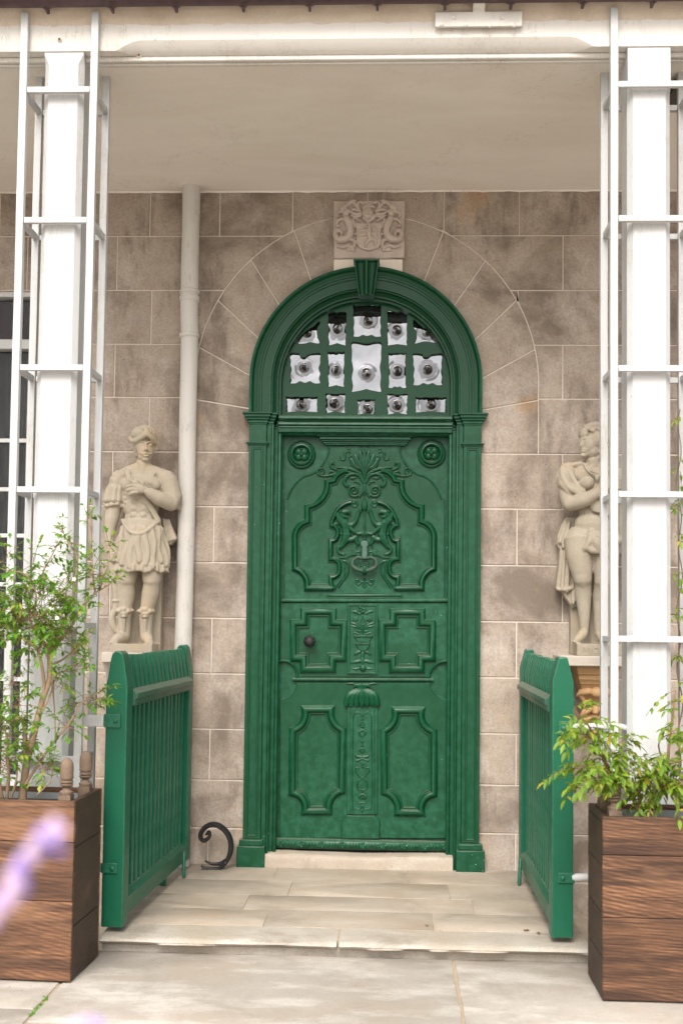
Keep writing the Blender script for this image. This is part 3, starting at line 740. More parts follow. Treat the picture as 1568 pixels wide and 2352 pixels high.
prof = [(-0.002, -0.02), (-0.002, 0.066), (0.012, 0.069), (0.018, 0.062), (0.024, 0.050), (0.045, 0.044), (0.047, 0.050), (0.053, 0.050), (0.055, 0.043), (0.060, 0.043), (0.062, 0.048), (0.068, 0.048), (0.070, 0.040),
        (0.112, 0.040), (0.113, 0.046), (0.121, 0.046), (0.123, 0.032), (0.131, 0.030), (0.133, 0.005), (0.150, -0.012), (0.158, -0.012), (0.160, -0.035), (0.172, -0.036), (0.178, -0.105)]
b = MB(); b.sweep(path, prof, 0.0, False); b.obj('arch', GREEN, case, smooth=30)
# keystone
b = MB(); rings = []
kt, kb = at(843, 597, -0.12), at(844, 672, -0.12)
for t in [i/8 for i in range(9)]:
    z = lerp(kt.z, kb.z, t); hw = lerp(0.070, 0.045, t); yf = lerp(-0.115, -0.095, t); cx = XC
    r_ = []
    for i in range(25):
        s_ = i/24; flu = abs(sin(s_*pi*2))**0.8*0.022 if True else 0
        e = 0 if 0.08 < s_ < 0.92 else 0
        if s_ < 0.07 or s_ > 0.93 or abs(s_-.5) < 0.05: flu = -0.003
        r_.append((cx-hw+2*hw*s_, yf+flu, z))
    r_ += [(cx+hw, 0.05, z), (cx-hw, 0.05, z)]
    rings.append(r_)
b.loft(rings); b.box(XC-0.074, XC+0.074, -0.12, 0.02, kt.z-0.003, kt.z+0.006); b.obj('keystone', GREEN, case, smooth=35)
# transom
ztr = at(840, 957, 0.0).z
b = MB(); b.sweep([(XC-0.4985, ztr), (XC+0.4985, ztr)], [(0.005, -0.08), (0.005, 0.015), (-0.004, 0.028), (-0.016, 0.030), (-0.024, 0.014), (-0.034, 0.008), (-0.040, 0.022), (-0.050, 0.024), (-0.056, 0.010), (-0.060, 0.012), (-0.066, 0.012), (-0.068, 0.004), (-0.090, 0.004), (-0.096, -0.012), (-0.104, -0.020), (-0.106, -0.10)], 0.0, False)
b.obj('transom', GREEN, case, smooth=30)
# fanlight: one green sheet pierced by cartouche openings, a bull's-eye pane behind each
YF = 0.085
def F5(X, Y): p = at(627.2+.28*X, 658.6+.28*Y, YF); return (p.x, p.z)
def spl_curve(name, loops, y, ext, mat, parent, bevel=0.0015):
    cu = bpy.data.curves.new(name, 'CURVE'); cu.dimensions = '2D'; cu.fill_mode = 'BOTH'; cu.extrude = ext; cu.bevel_depth = bevel; cu.bevel_resolution = 0
    for L in loops:
        s = cu.splines.new('POLY'); s.points.add(len(L)-1)
        for k, p in enumerate(L): s.points[k].co = (p[0], p[1], 0, 1)
        s.use_cyclic_u = True
    tmp = bpy.data.objects.new('tmp', cu); COL.objects.link(tmp); bpy.context.view_layer.update()
    me = bpy.data.meshes.new_from_object(tmp.evaluated_get(bpy.context.evaluated_depsgraph_get()))
    bpy.data.objects.remove(tmp); bpy.data.curves.remove(cu)
    off = ORG[root_of(parent).name]
    for v in me.vertices:
        x, z, d = v.co; v.co = (x-off.x, y-d-off.y, z-off.z)
    me.name = name; me.materials.clear(); me.materials.append(mat)
    for p in me.polygons: p.material_index = 0
    bm = bmesh.new(); bm.from_mesh(me); bmesh.ops.recalc_face_normals(bm, faces=bm.faces); bm.to_mesh(me); bm.free()
    o = bpy.data.objects.new(name, me); COL.objects.link(o); o.parent = parent; return o
def cartouche(x0, y0, x1, y1, style, seed):
    r = random.Random(seed); w, h = x1-x0, y1-y0; m = min(w, h)
    a = r.uniform(.015, .045)*m; c = r.uniform(.03, .07)*m
    top = {0: [(.15, a), (.35, 0), (.5, c), (.65, 0), (.85, a)], 1: [(.2, -a), (.5, a), (.8, -a)], 2: [(.12, c), (.3, 0), (.5, a*.5), (.7, 0), (.88, c)], 3: [(.3, 0), (.36, c*2), (.5, c*2.2), (.62, c*.6), (.8, 0)]}[style % 4]
    bot = {0: [(.85, 0), (.6, c), (.5, c*1.6), (.4, c), (.15, 0)], 1: [(.8, -a), (.66, c), (.5, 0), (.34, c), (.2, -a)], 2: [(.85, c), (.6, -a*.5), (.4, -a*.5), (.15, c)], 3: [(.75, 0), (.56, c*2.5), (.5, c*3), (.44, c*2.5), (.25, 0)]}[(style//2) % 4]
    P = [(x0, y0)]+[(x0+w*t, y0+d) for t, d in top]+[(x1, y0)]
    P += [(x1-r.uniform(.3, 1)*a, y0+h*.2), (x1-a*.3, y0+h*.35), (x1-c, y0+h*.5), (x1-a*.2, y0+h*.68), (x1-c*.8, y0+h*.85), (x1+r.uniform(-.5, .5)*a, y1)]
    P += [(x0+w*t, y1-d) for t, d in bot]+[(x0, y1)]
    P += [(x0+c*.8, y0+h*.85), (x0+a*.2, y0+h*.68), (x0+c, y0+h*.5), (x0+a*.3, y0+h*.35), (x0+r.uniform(.3, 1)*a, y0+h*.2)]
    return [(p.x, p.y) for p in crom(P, 3, True)]
cells = [(448, 205, 602, 482, 0), (654, 150, 886, 408, 2), (934, 204, 1100, 482, 1), (135, 548, 388, 792, 3), (447, 534, 586, 822, 0), (640, 462, 887, 862, 1), (944, 544, 1090, 828, 2), (1145, 552, 1390, 805, 3),
         (105, 903, 364, 1030, 0), (430, 880, 592, 1036, 1), (690, 925, 836, 1046, 2), (934, 884, 1102, 1048, 1), (1166, 907, 1420, 1032, 0)]
loops = [cartouche(*c, 40+i) for i, c in enumerate(cells)]
cl = [(178, 466), (215, 420), (262, 372), (300, 345), (340, 318), (372, 284), (388, 300), (362, 345), (362, 400), (378, 440), (374, 470), (300, 458), (255, 470)]
cr = [(1148, 272), (1188, 300), (1232, 338), (1272, 352), (1306, 395), (1345, 440), (1362, 466), (1290, 458), (1236, 452), (1155, 470), (1172, 420), (1172, 370), (1150, 335)]
loops += [[(p.x, p.y) for p in crom(q, 3, True)] for q in (cl, cr)]
outer = [(XC-0.52, ztr-0.02), (XC+0.52, ztr-0.02)]+[(XC+0.52*cos(pi*i/40), ZA+0.52*sin(pi*i/40)) for i in range(41)]
wl_ = [[F5(*p) for p in q] for q in loops]
fan = spl_curve('fanlight', [outer]+wl_, YF, 0.007, GREEN, case)
for i, q in enumerate(wl_):
    xs = [p[0] for p in q]; zs = [p[1] for p in q]; cx, cz = (min(xs)+max(xs))/2, (min(zs)+max(zs))/2; r = random.Random(i+5)
    x0, x1, z0, z1 = min(xs)-.006, max(xs)+.006, min(zs)-.006, max(zs)+.006
    cx += r.uniform(-.008, .008); cz += r.uniform(-.01, .012); R0 = r.uniform(.026, .034)
    if i == 5: cz -= 0.03
    def surf(a, b):
        x, z = lerp(x0, x1, a), lerp(z0, z1, b); d = math.hypot(x-cx, z-cz)
        h = 0.0075*math.exp(-(d/(R0*.8))**2)+0.0012*cos(d*300)*math.exp(-d/.03)
        h += 0.006*mnoise.noise(Vector((x*7+i*5, z*7, 2)))+0.0008*mnoise.noise(Vector((x*18, z*18, i)))
        if i in (0, 1, 2, 13, 14): h -= 0.30*max(0.0, z-lerp(z0, z1, .66)-.010*mnoise.noise(Vector((x*14, i, 0))))
        return (x, 0.106-h, z)
    b = MB(); b.grid(44, 44, surf); po = b.obj('pane', MAT['mirror'], fan, smooth=80)
    refl_ = po.data.attributes.new('dark_refl', 'FLOAT', 'POINT')
    ta, o1, o2, k1, k2 = r.uniform(-.6, .6), r.uniform(.30, .48), r.uniform(.3, .5), r.uniform(.34, .52), r.uniform(.42, .62)
    ox, oz, rg = r.uniform(-.006, .006), r.uniform(-.008, .004), r.uniform(1.3, 1.9); sweep_ = r.uniform(0, 6.28)
    def sm(d, e): return 1-min(1, max(0, d/e))
    for k, v in enumerate(po.data.vertices):
        x, z = v.co.x+XC-cx, v.co.z-cz; x, z = x*cos(ta)-z*sin(ta), x*sin(ta)+z*cos(ta)
        q = mnoise.noise(Vector((x*38+i*9, z*38, 1.5)))*0.010
        t1 = sm(math.hypot(x+.003, (z-R0*o1)*1.2)-R0*k1-q, .003); t2 = sm(math.hypot(x-.002, (z+R0*o2)*1.1)-R0*k2-q, .003)
        dd = math.hypot(x-ox, z-oz); t3 = .50*sm(dd-R0*rg*1.1-q*1.8, .003)
        an = (atan2(z, x)-sweep_) % 6.283
        t4 = .9*sm(abs(dd-R0*(rg+.35))-.005-q*.5, .003)*(1 if an < 1.6 else sm(an-1.6, .3))
        refl_.data[k].value = max(t1, t2, t3, t4*.8)  # dark lobes, grey disc and arc: painted reflections, independent of the pane's relief

# ---------------------------------------------------------------- the door
YD = 0.085
door = thing('front_door', 'tall green carved front door with lions, fan leaf crest and iron knocker', 'door', (XC, YD, 0.09))
def D5(X, Y): p = at(627.2+.28*X, 972.2+.28*Y, YD); return (p.x, p.z)
def D6(X, Y): p = at(595.8+.32*X, 1348.5+.32*Y, YD); return (p.x, p.z)
def D4(X, Y): p = at(721.3+.16*X, 1003.5+.16*Y, YD); return (p.x, p.z)
def P3(q, h): return (q[0], YD-h, q[1])
def ccw(P):
    a = sum(P[i-1][0]*P[i][1]-P[i][0]*P[i-1][1] for i in range(len(P)))
    return P if a > 0 else P[::-1]
def bole(w, h): return [(-w*.5, -.004), (-w*.5, h*.25), (-w*.42, h*.42), (-w*.30, h*.80), (-w*.12, h), (w*.06, h*.93), (w*.20, h*.60), (w*.27, h*.32), (w*.33, h*.30), (w*.36, h*.42), (w*.44, h*.40), (w*.5, -.004)]
zbot = D6(700, 1800)[1]; ztop = ztr-0.098
hwid = 0.488
b = MB(); b.box(XC-hwid, XC+hwid, YD, YD+0.045, zbot-0.005, ztop); b.obj('leaf', GREEN, door, smooth=0)
def mir(P, ax=1496): return [(ax-x, y) for x, y in P]
# raised upper field with shaped shoulders
left = [(463, 188), (452, 250), (425, 315), (378, 378), (320, 418), (258, 438), (200, 482), (152, 548), (126, 605), (122, 622), (92, 630), (92, 1444)]
fld = [D5(*p) for p in left]+[D5(*p) for p in reversed(mir(left))]
b = MB(); b.prism(fld, YD-0.014, YD+0.001, 0.003, 0.003); b.obj('upper_field', GREEN, door, smooth=30)
b = MB(); pth = [(p.x, p.y) for p in crom([D5(*p) for p in left[:10]], 4)]
b.sweep(pth, [(-.005, -.001), (-.005, .006), (0, .009), (.005, .006), (.005, -.001)], YD-0.0135)
pth = [(p.x, p.y) for p in crom([D5(*p) for p in mir(left[:10])], 4)]
b.sweep(pth, [(-.005, -.001), (-.005, .006), (0, .009), (.005, .006), (.005, -.001)], YD-0.0135); b.obj('shoulder_bead', GREEN, door)
YU = YD-0.014                                # face of the raised field
# cornice shelf
b = MB()
for x0, x1, y0, y1, d in ((345, 1168, 95, 104, .062), (352, 1160, 104, 112, .058), (362, 1150, 112, 122, .050), (386, 1124, 122, 146, .040), (398, 1112, 146, 160, .030), (412, 1098, 160, 176, .022), (434, 1086, 176, 188, .020)):
    a, c = D5(x0, y0), D5(x1, y1); b.box(a[0], c[0], YU-d, YD, c[1], a[1])
b.obj('cornice', GREEN, door, bevel=0.003)
# rosettes
for X, Y in ((233, 258), (1297, 250)):
    c = D5(X, Y); b = MB(); k = .28*.00249
    b.lathe([(119*k, -.002), (119*k, .012), (112*k, .018), (104*k, .012), (98*k, .012), (88*k, .026), (76*k, .028), (62*k, .012), (55*k, .006), (.001, .006)], (c[0], YD, c[1]), 'y', 36)
    for i in range(4):
        a = pi/4+i*pi/2; b.ell((c[0]+cos(a)*32*k, YD-.012, c[1]+sin(a)*32*k), (30*k, .014, 30*k), 12, 8)
    for i in range(5):
        a = i*2*pi/5; b.ell((c[0]+cos(a)*9*k, YD-.028, c[1]+sin(a)*9*k), (9*k, .008, 9*k), 8, 6)
    b.ell((c[0], YD-.03, c[1]), (8*k, .01, 8*k), 8, 6)
    b.obj('rosette', GREEN, door)
# large shaped moulding
def path5(segs, fn):
    out = []
    for s in segs:
        pts = arc3(*s, 9) if len(s) == 3 else list(s)
        for p in pts:
            if not out or math.hypot(p[0]-out[-1][0], p[1]-out[-1][1]) > 2: out.append(p)
    return [fn(*p) for p in out]
big = [((490, 1347), (287, 1347)), ((287, 1347), (262, 1245), (187, 1188)), ((187, 1188), (187, 960)), ((187, 960), (207, 868), (289, 812)), ((289, 812), (289, 693)), ((289, 693), (400, 635), (451, 488)), ((451, 488), (503, 478)), ((503, 478), (540, 425), (612, 398))]
for m in (False, True):
    sg = [tuple(mir(s)) if m else s for s in big]
    b = MB(); b.sweep(path5(sg, D5), bole(0.046, 0.027), YU, False, 1 if m else -1)
    b.obj('shaped_moulding', GREEN, door, smooth=40)
# inner cartouche round the lions
inn = [((640, 648), (560, 680), (500, 765)), ((500, 765), (484, 800), (478, 842)), ((478, 842), (528, 888), (520, 935)), ((520, 935), (500, 960), (470, 962)), ((470, 962), (470, 1118)), ((470, 1118), (535, 1150), (540, 1195)), ((540, 1195), (528, 1240), (470, 1258)), ((470, 1258), (472, 1325)), ((472, 1325), (505, 1362))]
for m in (False, True):
    sg = [tuple(mir(s)) if m else s for s in inn]
    b = MB(); b.sweep(path5(sg, D5), bole(0.034, 0.027), YU, False, 1 if m else -1)
    # curled end
    sp = [(666+cos(t)*(26-t*2.6), 664+sin(t)*(26-t*2.6)) for t in [(-2.6+i*.35) for i in range(26)]]
    sp = mir(sp) if m else sp
    b.tube([P3(D5(*p), .016) for p in [(mir([(560, 672)])[0] if m else (560, 672)), (mir([(610, 644)])[0] if m else (610, 644))]+sp], [.006]*8+[.004], 8)
    b.obj('cartouche_moulding', GREEN, door, smooth=40)
def curl(cx, cy, r0, r1, a0, turns, n=30):
    return [(cx+cos(a0+t*turns*2*pi)*lerp(r0, r1, t), cy+sin(a0+t*turns*2*pi)*lerp(r0, r1, t)) for t in [i/n for i in range(n+1)]]
def relief(b, pts, r, h=0.004, fn=D4, k=0.0004, sc=1.05, n=8, m=None, sm=4):
    """carved strand: tube along drawing points, radius in drawing units"""
    q = [(m-x, y) for x, y in pts] if m else pts
    q = [(p.x, p.y) for p in crom(q, sm)] if len(q) > 2 else q
    rr = [x*k for x in radii(r, len(q))]
    hh = radii(h, len(q))
    b.tube([P3(fn(*p), .014+hh[i]) for i, p in enumerate(q)], rr, n, flat=(YU, sc))
AX = 1446                                    # twice the door axis in D4 units
pal = MB()
for m in (None, AX):
    # fan of blades
    for tx, ty, r, bend in ((723, 205, 36, 0), (662, 222, 36, -6), (592, 272, 40, -14), (530, 322, 38, -30)):
        if m and tx == 723: continue
        relief(pal, [(718, 600), (712+bend, 480), (lerp(718, tx, .62)+bend*.6, lerp(600, ty, .62)), (tx, ty)], [9, 17, r*.9, r, r*.62], .006, m=m, sc=.75)
        relief(pal, [(719, 600), (714+bend, 480), (lerp(718, tx, .62)+bend*.6, lerp(600, ty, .62)), (tx, ty+10)], [6, 6, 7, 4], .016, m=m)
    relief(pal, [(715, 640), (660, 540), (560, 480), (430, 455), (330, 448)], [16, 24, 26, 22, 8], .008, m=m)
    relief(pal, [(700, 660), (640, 565), (520, 520), (380, 500)], [12, 16, 16, 8], .010, m=m)
    relief(pal, [(470, 490), (330, 530), (200, 565), (100, 560), (55, 520)], [18, 20, 16, 14, 12], .006, m=m)
    relief(pal, curl(108, 505, 62, 14, 2.2, 1.4), [13, 9, 7], .007, m=m)
    relief(pal, [(330, 480), (255, 450), (235, 400), (265, 375), (290, 410)], [14, 22, 26, 22, 12], .004, m=m)
    relief(pal, [(300, 520), (240, 500), (215, 530)], [16, 18, 8], .004, m=m)
    relief(pal, [(720, 690), (690, 600), (610, 545), (520, 545), (450, 600), (430, 660), (470, 710), (500, 690)], [10, 15, 18, 20, 26, 28, 24, 8], .010, m=m)
    relief(pal, [(600, 590), (540, 600), (500, 580)], [12, 16, 8], .006, m=m); relief(pal, [(660, 690), (620, 650), (570, 655)], [10, 12, 5], .006, m=m)
    relief(pal, [(716, 690), (706, 780), (650, 860)]+curl(572, 778, 86, 12, .75, 1.75, 44), [14, 16, 17, 15, 13, 11, 9], .010, m=m, sm=2)
    relief(pal, [(430, 240), (450, 290), (430, 335), (385, 325), (375, 295)], [14, 14, 16, 14, 8], .003, m=m); relief(pal, [(430, 250), (490, 215), (520, 240)], [10, 12, 8], .003, m=m)
    relief(pal, [(480, 215), (490, 175), (530, 190)], [8, 10, 6], .003, m=m); relief(pal, [(540, 280), (500, 300), (510, 330)], [14, 16, 10], .004, m=m)
    relief(pal, [(690, 150), (665, 150), (650, 165)], [6, 6, 4], .003, m=m)
for i in range(5):
    a = i*2*pi/5+.3; pal.ell(P3(D4(726+cos(a)*26, 205+sin(a)*26), .018), (.009, .006, .009), 8, 6)
pal.ell(P3(D4(726, 205), .02), (.008, .007, .008), 8, 6)
relief(pal, [(722, 700), (722, 780), (722, 850)], [10, 16, 6], .010)
pal.obj('palmette', GREEN, door)
def lion(m):
    b = MB(); L = lambda pts, r, h=.008, sc=1.0: relief(b, pts, r, h, m=m, sc=sc)
    L([(440, 1235), (452, 1330), (475, 1420)], [62, 54, 62], .012); L([(470, 1260), (540, 1270), (600, 1205), (632, 1110), (650, 1050)], [44, 38, 31, 26, 30], .012)
    for dx, dy in ((0, -28), (22, -10), (26, 14), (18, 34)): L([(650, 1050), (655+dx, 1050+dy)], [12, 8], .016)
    L([(490, 1290), (560, 1350), (625, 1395), (680, 1385)], [42, 30, 24, 26], .012)
    for dx, dy in ((20, -32), (30, -10), (26, 14), (6, 36)): L([(685, 1385), (685+dx, 1385+dy)], [11, 8], .016)
    L([(470, 1400), (450, 1480), (400, 1560), (348, 1600), (352, 1650), (400, 1690)], [66, 62, 36, 26, 24, 26], .012)
    for dx, dy in ((20, -14), (34, 6), (30, 26)): L([(400, 1680), (405+dx, 1680+dy)], [12, 8], .016)
    L([(500, 1480), (560, 1470), (600, 1440), (604, 1500), (640, 1545)], [40, 36, 30, 24, 20], .012)
    L([(430, 1420), (375, 1390), (350, 1350), (365, 1290), (335, 1250), (285, 1250)], [12, 13, 12, 11, 11, 12], .006)
    for dx, dy in ((-20, -30), (5, -38), (-35, -5)): L([(285, 1250), (285+dx, 1245+dy)], [12, 5], .008)
    b.ell(P3(D4((m-405) if m else 405, 1110), .026), (.026, .017, .023), 14, 9)
    L([(415, 1092), (470, 1080), (508, 1092), (520, 1112)], [40, 32, 24, 13], .020); L([(415, 1140), (460, 1158), (484, 1152)], [34, 22, 12], .018); b.ell(P3(D4((m-452) if m else 452, 1072), .040), (.005, .005, .004), 8, 6)
    L([(385, 1070), (365, 1090)], [14, 10], .03)
    for i in range(15):
        t = (i % 8)/7; j = i//8; x, y = lerp(345, 462, t**1.3)+j*16, 1098+t*120+j*44
        L([(x, y), (x-16+18*t, y+44), (x+4+16*t, y+74), (x-6+16*t, y+92)], [15, 19, 13, 5], .020+.004*j)
    return b.obj('lion_relief', GREEN, door)
lion(None); lion(AX)
cen = MB()
relief(cen, [(722, 900), (722, 960), (722, 1030), (722, 1085)], [20, 44, 44, 12], .008); relief(cen, [(722, 1080), (722, 1450)], [13, 13], .012); cen.ell(P3(D4(722, 1302), .02), (.010, .008, .005), 10, 6)
relief(cen, [(722, 1420), (722, 1470), (722, 1500)], [6, 24, 10], .008)
cen.obj('staff_relief', GREEN, door)
brk = MB()
for m in (None, AX):
    q = [(365, 1745), (470, 1745), (520, 1715), (590, 1700), (650, 1720), (660, 1690), (610, 1640), (550, 1630), (530, 1655), (480, 1655), (400, 1690), (365, 1690)]
    q = [(m-x, y) for x, y in q] if m else q
    brk.prism([D4(*p) for p in q], YU-0.011, YU+.001, .002, .003)
    relief(brk, curl(640, 1680, 46, 14, 1.0, 1.1, 18), [13, 10], .010, m=m); relief(brk, [(610, 1590), (620, 1540), (655, 1530), (640, 1500)], [12, 14, 12, 6], .006, m=m)
    relief(brk, [(415, 1780), (470, 1800), (492, 1880), (470, 1980), (400, 2080), (350, 2160)], [14, 16, 16, 15, 14, 12], .008, m=m)
    relief(brk, [(410, 1780), (438, 1850), (425, 1920), (432, 1990), (380, 2060), (325, 2140)], [10, 14, 12, 14, 12, 8], .006, m=m)
    relief(brk, [(720, 2100), (690, 2080), (660, 2105), (630, 2120), (600, 2090)]+curl(622, 2072, 26, 10, 2.6, .9, 10), [9, 13, 14, 17, 12, 8], .004, m=m)
    relief(brk, [(722, 2060), (700, 2130), (722, 2170)], [6, 12, 5], .004, m=m)
brk.obj('scroll_bracket', GREEN, door)
# knocker
kn = MB(); c = D4(723, 1545)
kn.lathe([(.022, 0), (.022, .010), (.019, .013), (.001, .014)], P3(c, .030), 'y', 20); q0, q1 = D4(690, 1590), D4(760, 1755)
kn.box(q0[0], q1[0], YU-.034, YU, q1[1], q0[1]); kp = kn.obj('knocker', MAT['plate'], door, bevel=0.003)
ring = MB(); lp = [(700, 1748), (620, 1738), (565, 1775), (550, 1840), (585, 1885), (650, 1915), (725, 1925)]
lp = lp+[(AX-x, y) for x, y in reversed(lp[:-1])]
pp = crom(lp, 5); ring.tube([P3(D4(p.x, p.y), .045+.012*sin(pi*i/(len(pp)-1))) for i, p in enumerate(pp)], [.008, .0085, .010, .013, .011, .013, .010, .0085, .008], 12)
ring.obj('ring', MAT['knocker'], kp)
bl = MB(); c = D4(725, 1905); bl.ell(P3(c, .058), (.013, .015, .026), 14, 10); bl.tube([P3(D4(680, 1900), .056), P3(D4(770, 1900), .056)], [.011, .011], 10); bl.lathe([(.012, 0), (.012, .02), (.006, .04)], P3(D4(722, 1960), .014), 'y', 12)
for m in (None, AX): relief(bl, curl(690, 1835, 30, 8, 0, 1.3, 16), [10, 8], .012, m=m)
bl.ell(P3(D4(720, 2040), .018), (.008, .008, .008)); bl.obj('boss', GREEN, kp)
# lower bar of the upper field
q = [(435, 1412), (452, 1388), (1042, 1388), (1062, 1412), (1062, 1424), (1042, 1442), (452, 1442), (435, 1424)]
b = MB(); b.prism([D5(*p) for p in q], YU-.006, YU+.001, .002, .002); b.tube([P3(D5(452, 1412), .022), P3(D5(1046, 1412), .022)], .0065, 10); b.obj('label_bar', GREEN, door, smooth=30)
b = MB(); b.sweep([D5(74, 1456), D5(1442, 1456)], [(.014, .0), (.014, .016), (.009, .020), (.004, .028), (-.004, .028), (-.009, .018), (-.012, .0)], YD); b.obj('rail_bead', GREEN, door, smooth=40)
# middle field
zt2 = D6(700, 112)[1]; mid = [(150, 112), (1362, 112), (1362, 538)]+arc3((1362, 538), (1268, 562), (1216, 645), 10)[1:]+arc3((265, 645), (240, 560), (150, 538), 10)
b = MB(); b.prism([D6(*p) for p in mid], YD-.014, YD+.001, .003, .003)
for c3 in (arc3((1366, 534), (1266, 556), (1212, 648), 12), arc3((269, 648), (243, 556), (146, 534), 12)):
    b.sweep([D6(*p) for p in c3], [(-.008, 0), (-.008, .018), (-.003, .024), (.004, .022), (.008, .014), (.008, 0)], YD)
b.obj('middle_field', GREEN, door, smooth=30)
crossL = [(328, 180), (522, 180), (522, 262), (601, 262), (596, 502), (518, 502), (518, 580), (324, 582), (324, 502), (252, 502), (252, 262), (328, 262)]
crossR = [(965, 184), (1155, 184), (1155, 264), (1231, 264), (1231, 502), (1152, 502), (1152, 582), (962, 582), (962, 502), (888, 502), (888, 264), (965, 264)]
for q in (crossL, crossR):
    b = MB(); b.sweep(ccw([D6(*p) for p in q]), bole(0.054, 0.026), YU, True); b.obj('cross_moulding', GREEN, door, smooth=40)
# carved urn panel
b = MB(); a, c = D6(632, 115), D6(848, 632); rc = [(a[0], c[1]), (c[0], c[1]), (c[0], a[1]), (a[0], a[1])]
b.prism(rc, YU-.008, YU+.001, .004, .004); b.sweep(ccw(offset_poly([Vector(p) for p in rc], .008)) if False else [(p.x, p.y) for p in offset_poly([Vector(p) for p in rc], .008)], [(0, 0), (.001, .005), (.007, .005), (.010, 0)], YU-.0075, True)
up = b.obj('urn_panel', GREEN, door, smooth=30)
ur = MB()
def U7(X, Y): p = at((1250+X/5.878)*.6272, (2150+Y/5.878)*.6272, YD); return (p.x, p.z)
def rel7(b, pts, r, h=.008, m=None, sc=.9): relief(b, pts, r, h, fn=U7, k=.00027, m=m, sc=sc)
A7 = 912
for m in (None, A7):
    rel7(ur, [(450, 560), (380, 570), (300, 530), (200, 525)], [18, 30, 34, 8], m=m); rel7(ur, [(456, 600), (430, 700), (380, 760), (310, 770)], [16, 14, 13, 9], m=m)
    for i in range(5):
        a_ = i*2*pi/5+.3; x, y = 308+cos(a_)*34, 690+sin(a_)*34; ur.ell(P3(U7((m-x) if m else x, y), .025), (.008, .006, .008), 8, 6)
    ur.ell(P3(U7((m-308) if m else 308, 690), .030), (.006, .006, .006), 8, 6)
    rel7(ur, [(400, 920), (360, 840), (280, 790), (205, 770)], [22, 28, 30, 14], m=m); rel7(ur, [(400, 930), (350, 860), (280, 850), (215, 830)], [18, 24, 30, 14], m=m); rel7(ur, [(390, 1020), (310, 990), (275, 975)], [18, 20, 16], m=m); rel7(ur, [(420, 950), (350, 945)], [28, 24], m=m)
    rel7(ur, [(455, 1390), (380, 1390), (310, 1430), (270, 1460)], [26, 36, 34, 12], m=m); rel7(ur, [(400, 1400), (390, 1440)], [22, 8], m=m)
    rel7(ur, [(455, 1600), (380, 1590), (290, 1610), (205, 1640)], [24, 42, 38, 14], m=m); rel7(ur, [(340, 1630), (330, 1660)], [24, 8], m=m); rel7(ur, [(440, 1680), (380, 1740), (300, 1755), (220, 1745)], [18, 20, 28, 10], m=m); rel7(ur, [(420, 1570), (400, 1620)], [26, 16], m=m)
for dx, dy in ((0, -40), (36, -20), (30, 30), (-10, 40), (-40, 5), (-50, -60)): ur.ell(P3(U7(456+dx, 500+dy), .026), (.010, .007, .010), 8, 6)
rel7(ur, [(460, 800), (456, 900), (462, 1000)], [22, 36, 20], .012); rel7(ur, [(456, 1390), (456, 1560)], [40, 40]); rel7(ur, [(456, 1540), (456, 1660)], [40, 20], .012); ur.ell(P3(U7(462, 1740), .028), (.019, .014, .018), 12, 8)
for q, d in (([(265, 1035), (665, 1035), (655, 1078), (280, 1078)], .016), ([(300, 1080), (640, 1080), (600, 1190), (345, 1190)], .011), ([(295, 1195), (622, 1195), (612, 1240), (320, 1240)], .018), ([(320, 1240), (612, 1240), (525, 1372), (405, 1372)], .013)):
    ur.prism([U7(*p) for p in q], YU-.008-d, YU, .002, .003)
for i in range(5): rel7(ur, [(355+i*55, 1245), (415+i*24, 1365)], [18, 9], .018)
for i in range(4): rel7(ur, [(370+i*62, 1105), (372+i*60, 1175)], [16, 16], .016)
ur.obj('urn_relief', GREEN, up)
kb_ = MB(); c = D6(365, 387); kb_.lathe([(.019, 0), (.019, .012), (.014, .016), (.014, .035), (.029, .042), (.036, .055), (.031, .070), (.017, .081), (.001, .084)], P3(c, .014), 'y', 8)
kb_.obj('door_knob', MAT['iron'], door, smooth=20)
# lower field
lo = arc3((265, 682), (240, 770), (150, 802), 10)+[(150, 1800), (1362, 1800), (1362, 808)]+arc3((1362, 808), (1262, 775), (1222, 682), 10)[1:]
b = MB(); b.prism([D6(*p) for p in lo], YD-.014, YD+.001, .003, .003)
b.obj('lower_field', GREEN, door, smooth=30)
b = MB(); b.sweep([D6(240, 664), D6(1246, 668)], [(.012, .0), (.012, .014), (.007, .024), (.002, .028), (-.004, .026), (-.008, .016), (-.010, .0)], YD); b.obj('rail_bead', GREEN, door, smooth=40)
for m in (False, True):
    sg = [((335, 880), (507, 880)), ((507, 880), (520, 960), (590, 1025)), ((590, 1025), (586, 1452)), ((586, 1452), (512, 1505), (490, 1598)), ((490, 1598), (335, 1600)), ((335, 1600), (322, 1520), (244, 1466)), ((244, 1466), (247, 1030)), ((247, 1030), (322, 970), (335, 880))]
    if m: sg = [tuple((1488-x, y+8) for x, y in s) for s in sg]
    b = MB(); pth = path5(sg, D6)[:-1]
    b.sweep(ccw(pth), bole(0.054, 0.026), YU, True); b.obj('panel_moulding', GREEN, door, smooth=40)
b = MB(); q = lambda x0, y0, x1, y1: [D6(x0, y1), D6(x1, y1), D6(x1, y0), D6(x0, y0)]
b.prism(q(628, 852, 848, 1628), YU-.010, YU+.001, .003, .003); b.prism(q(652, 852, 826, 1628), YU-.018, YU, .003, .003)
cp = b.obj('centre_pilaster', GREEN, door, smooth=30)
orn = MB(); A6 = 1476
def rel6(pts, r, h=.020, m=None): relief(orn, pts, r, h, fn=D6, k=.0008, m=m, sc=.9)
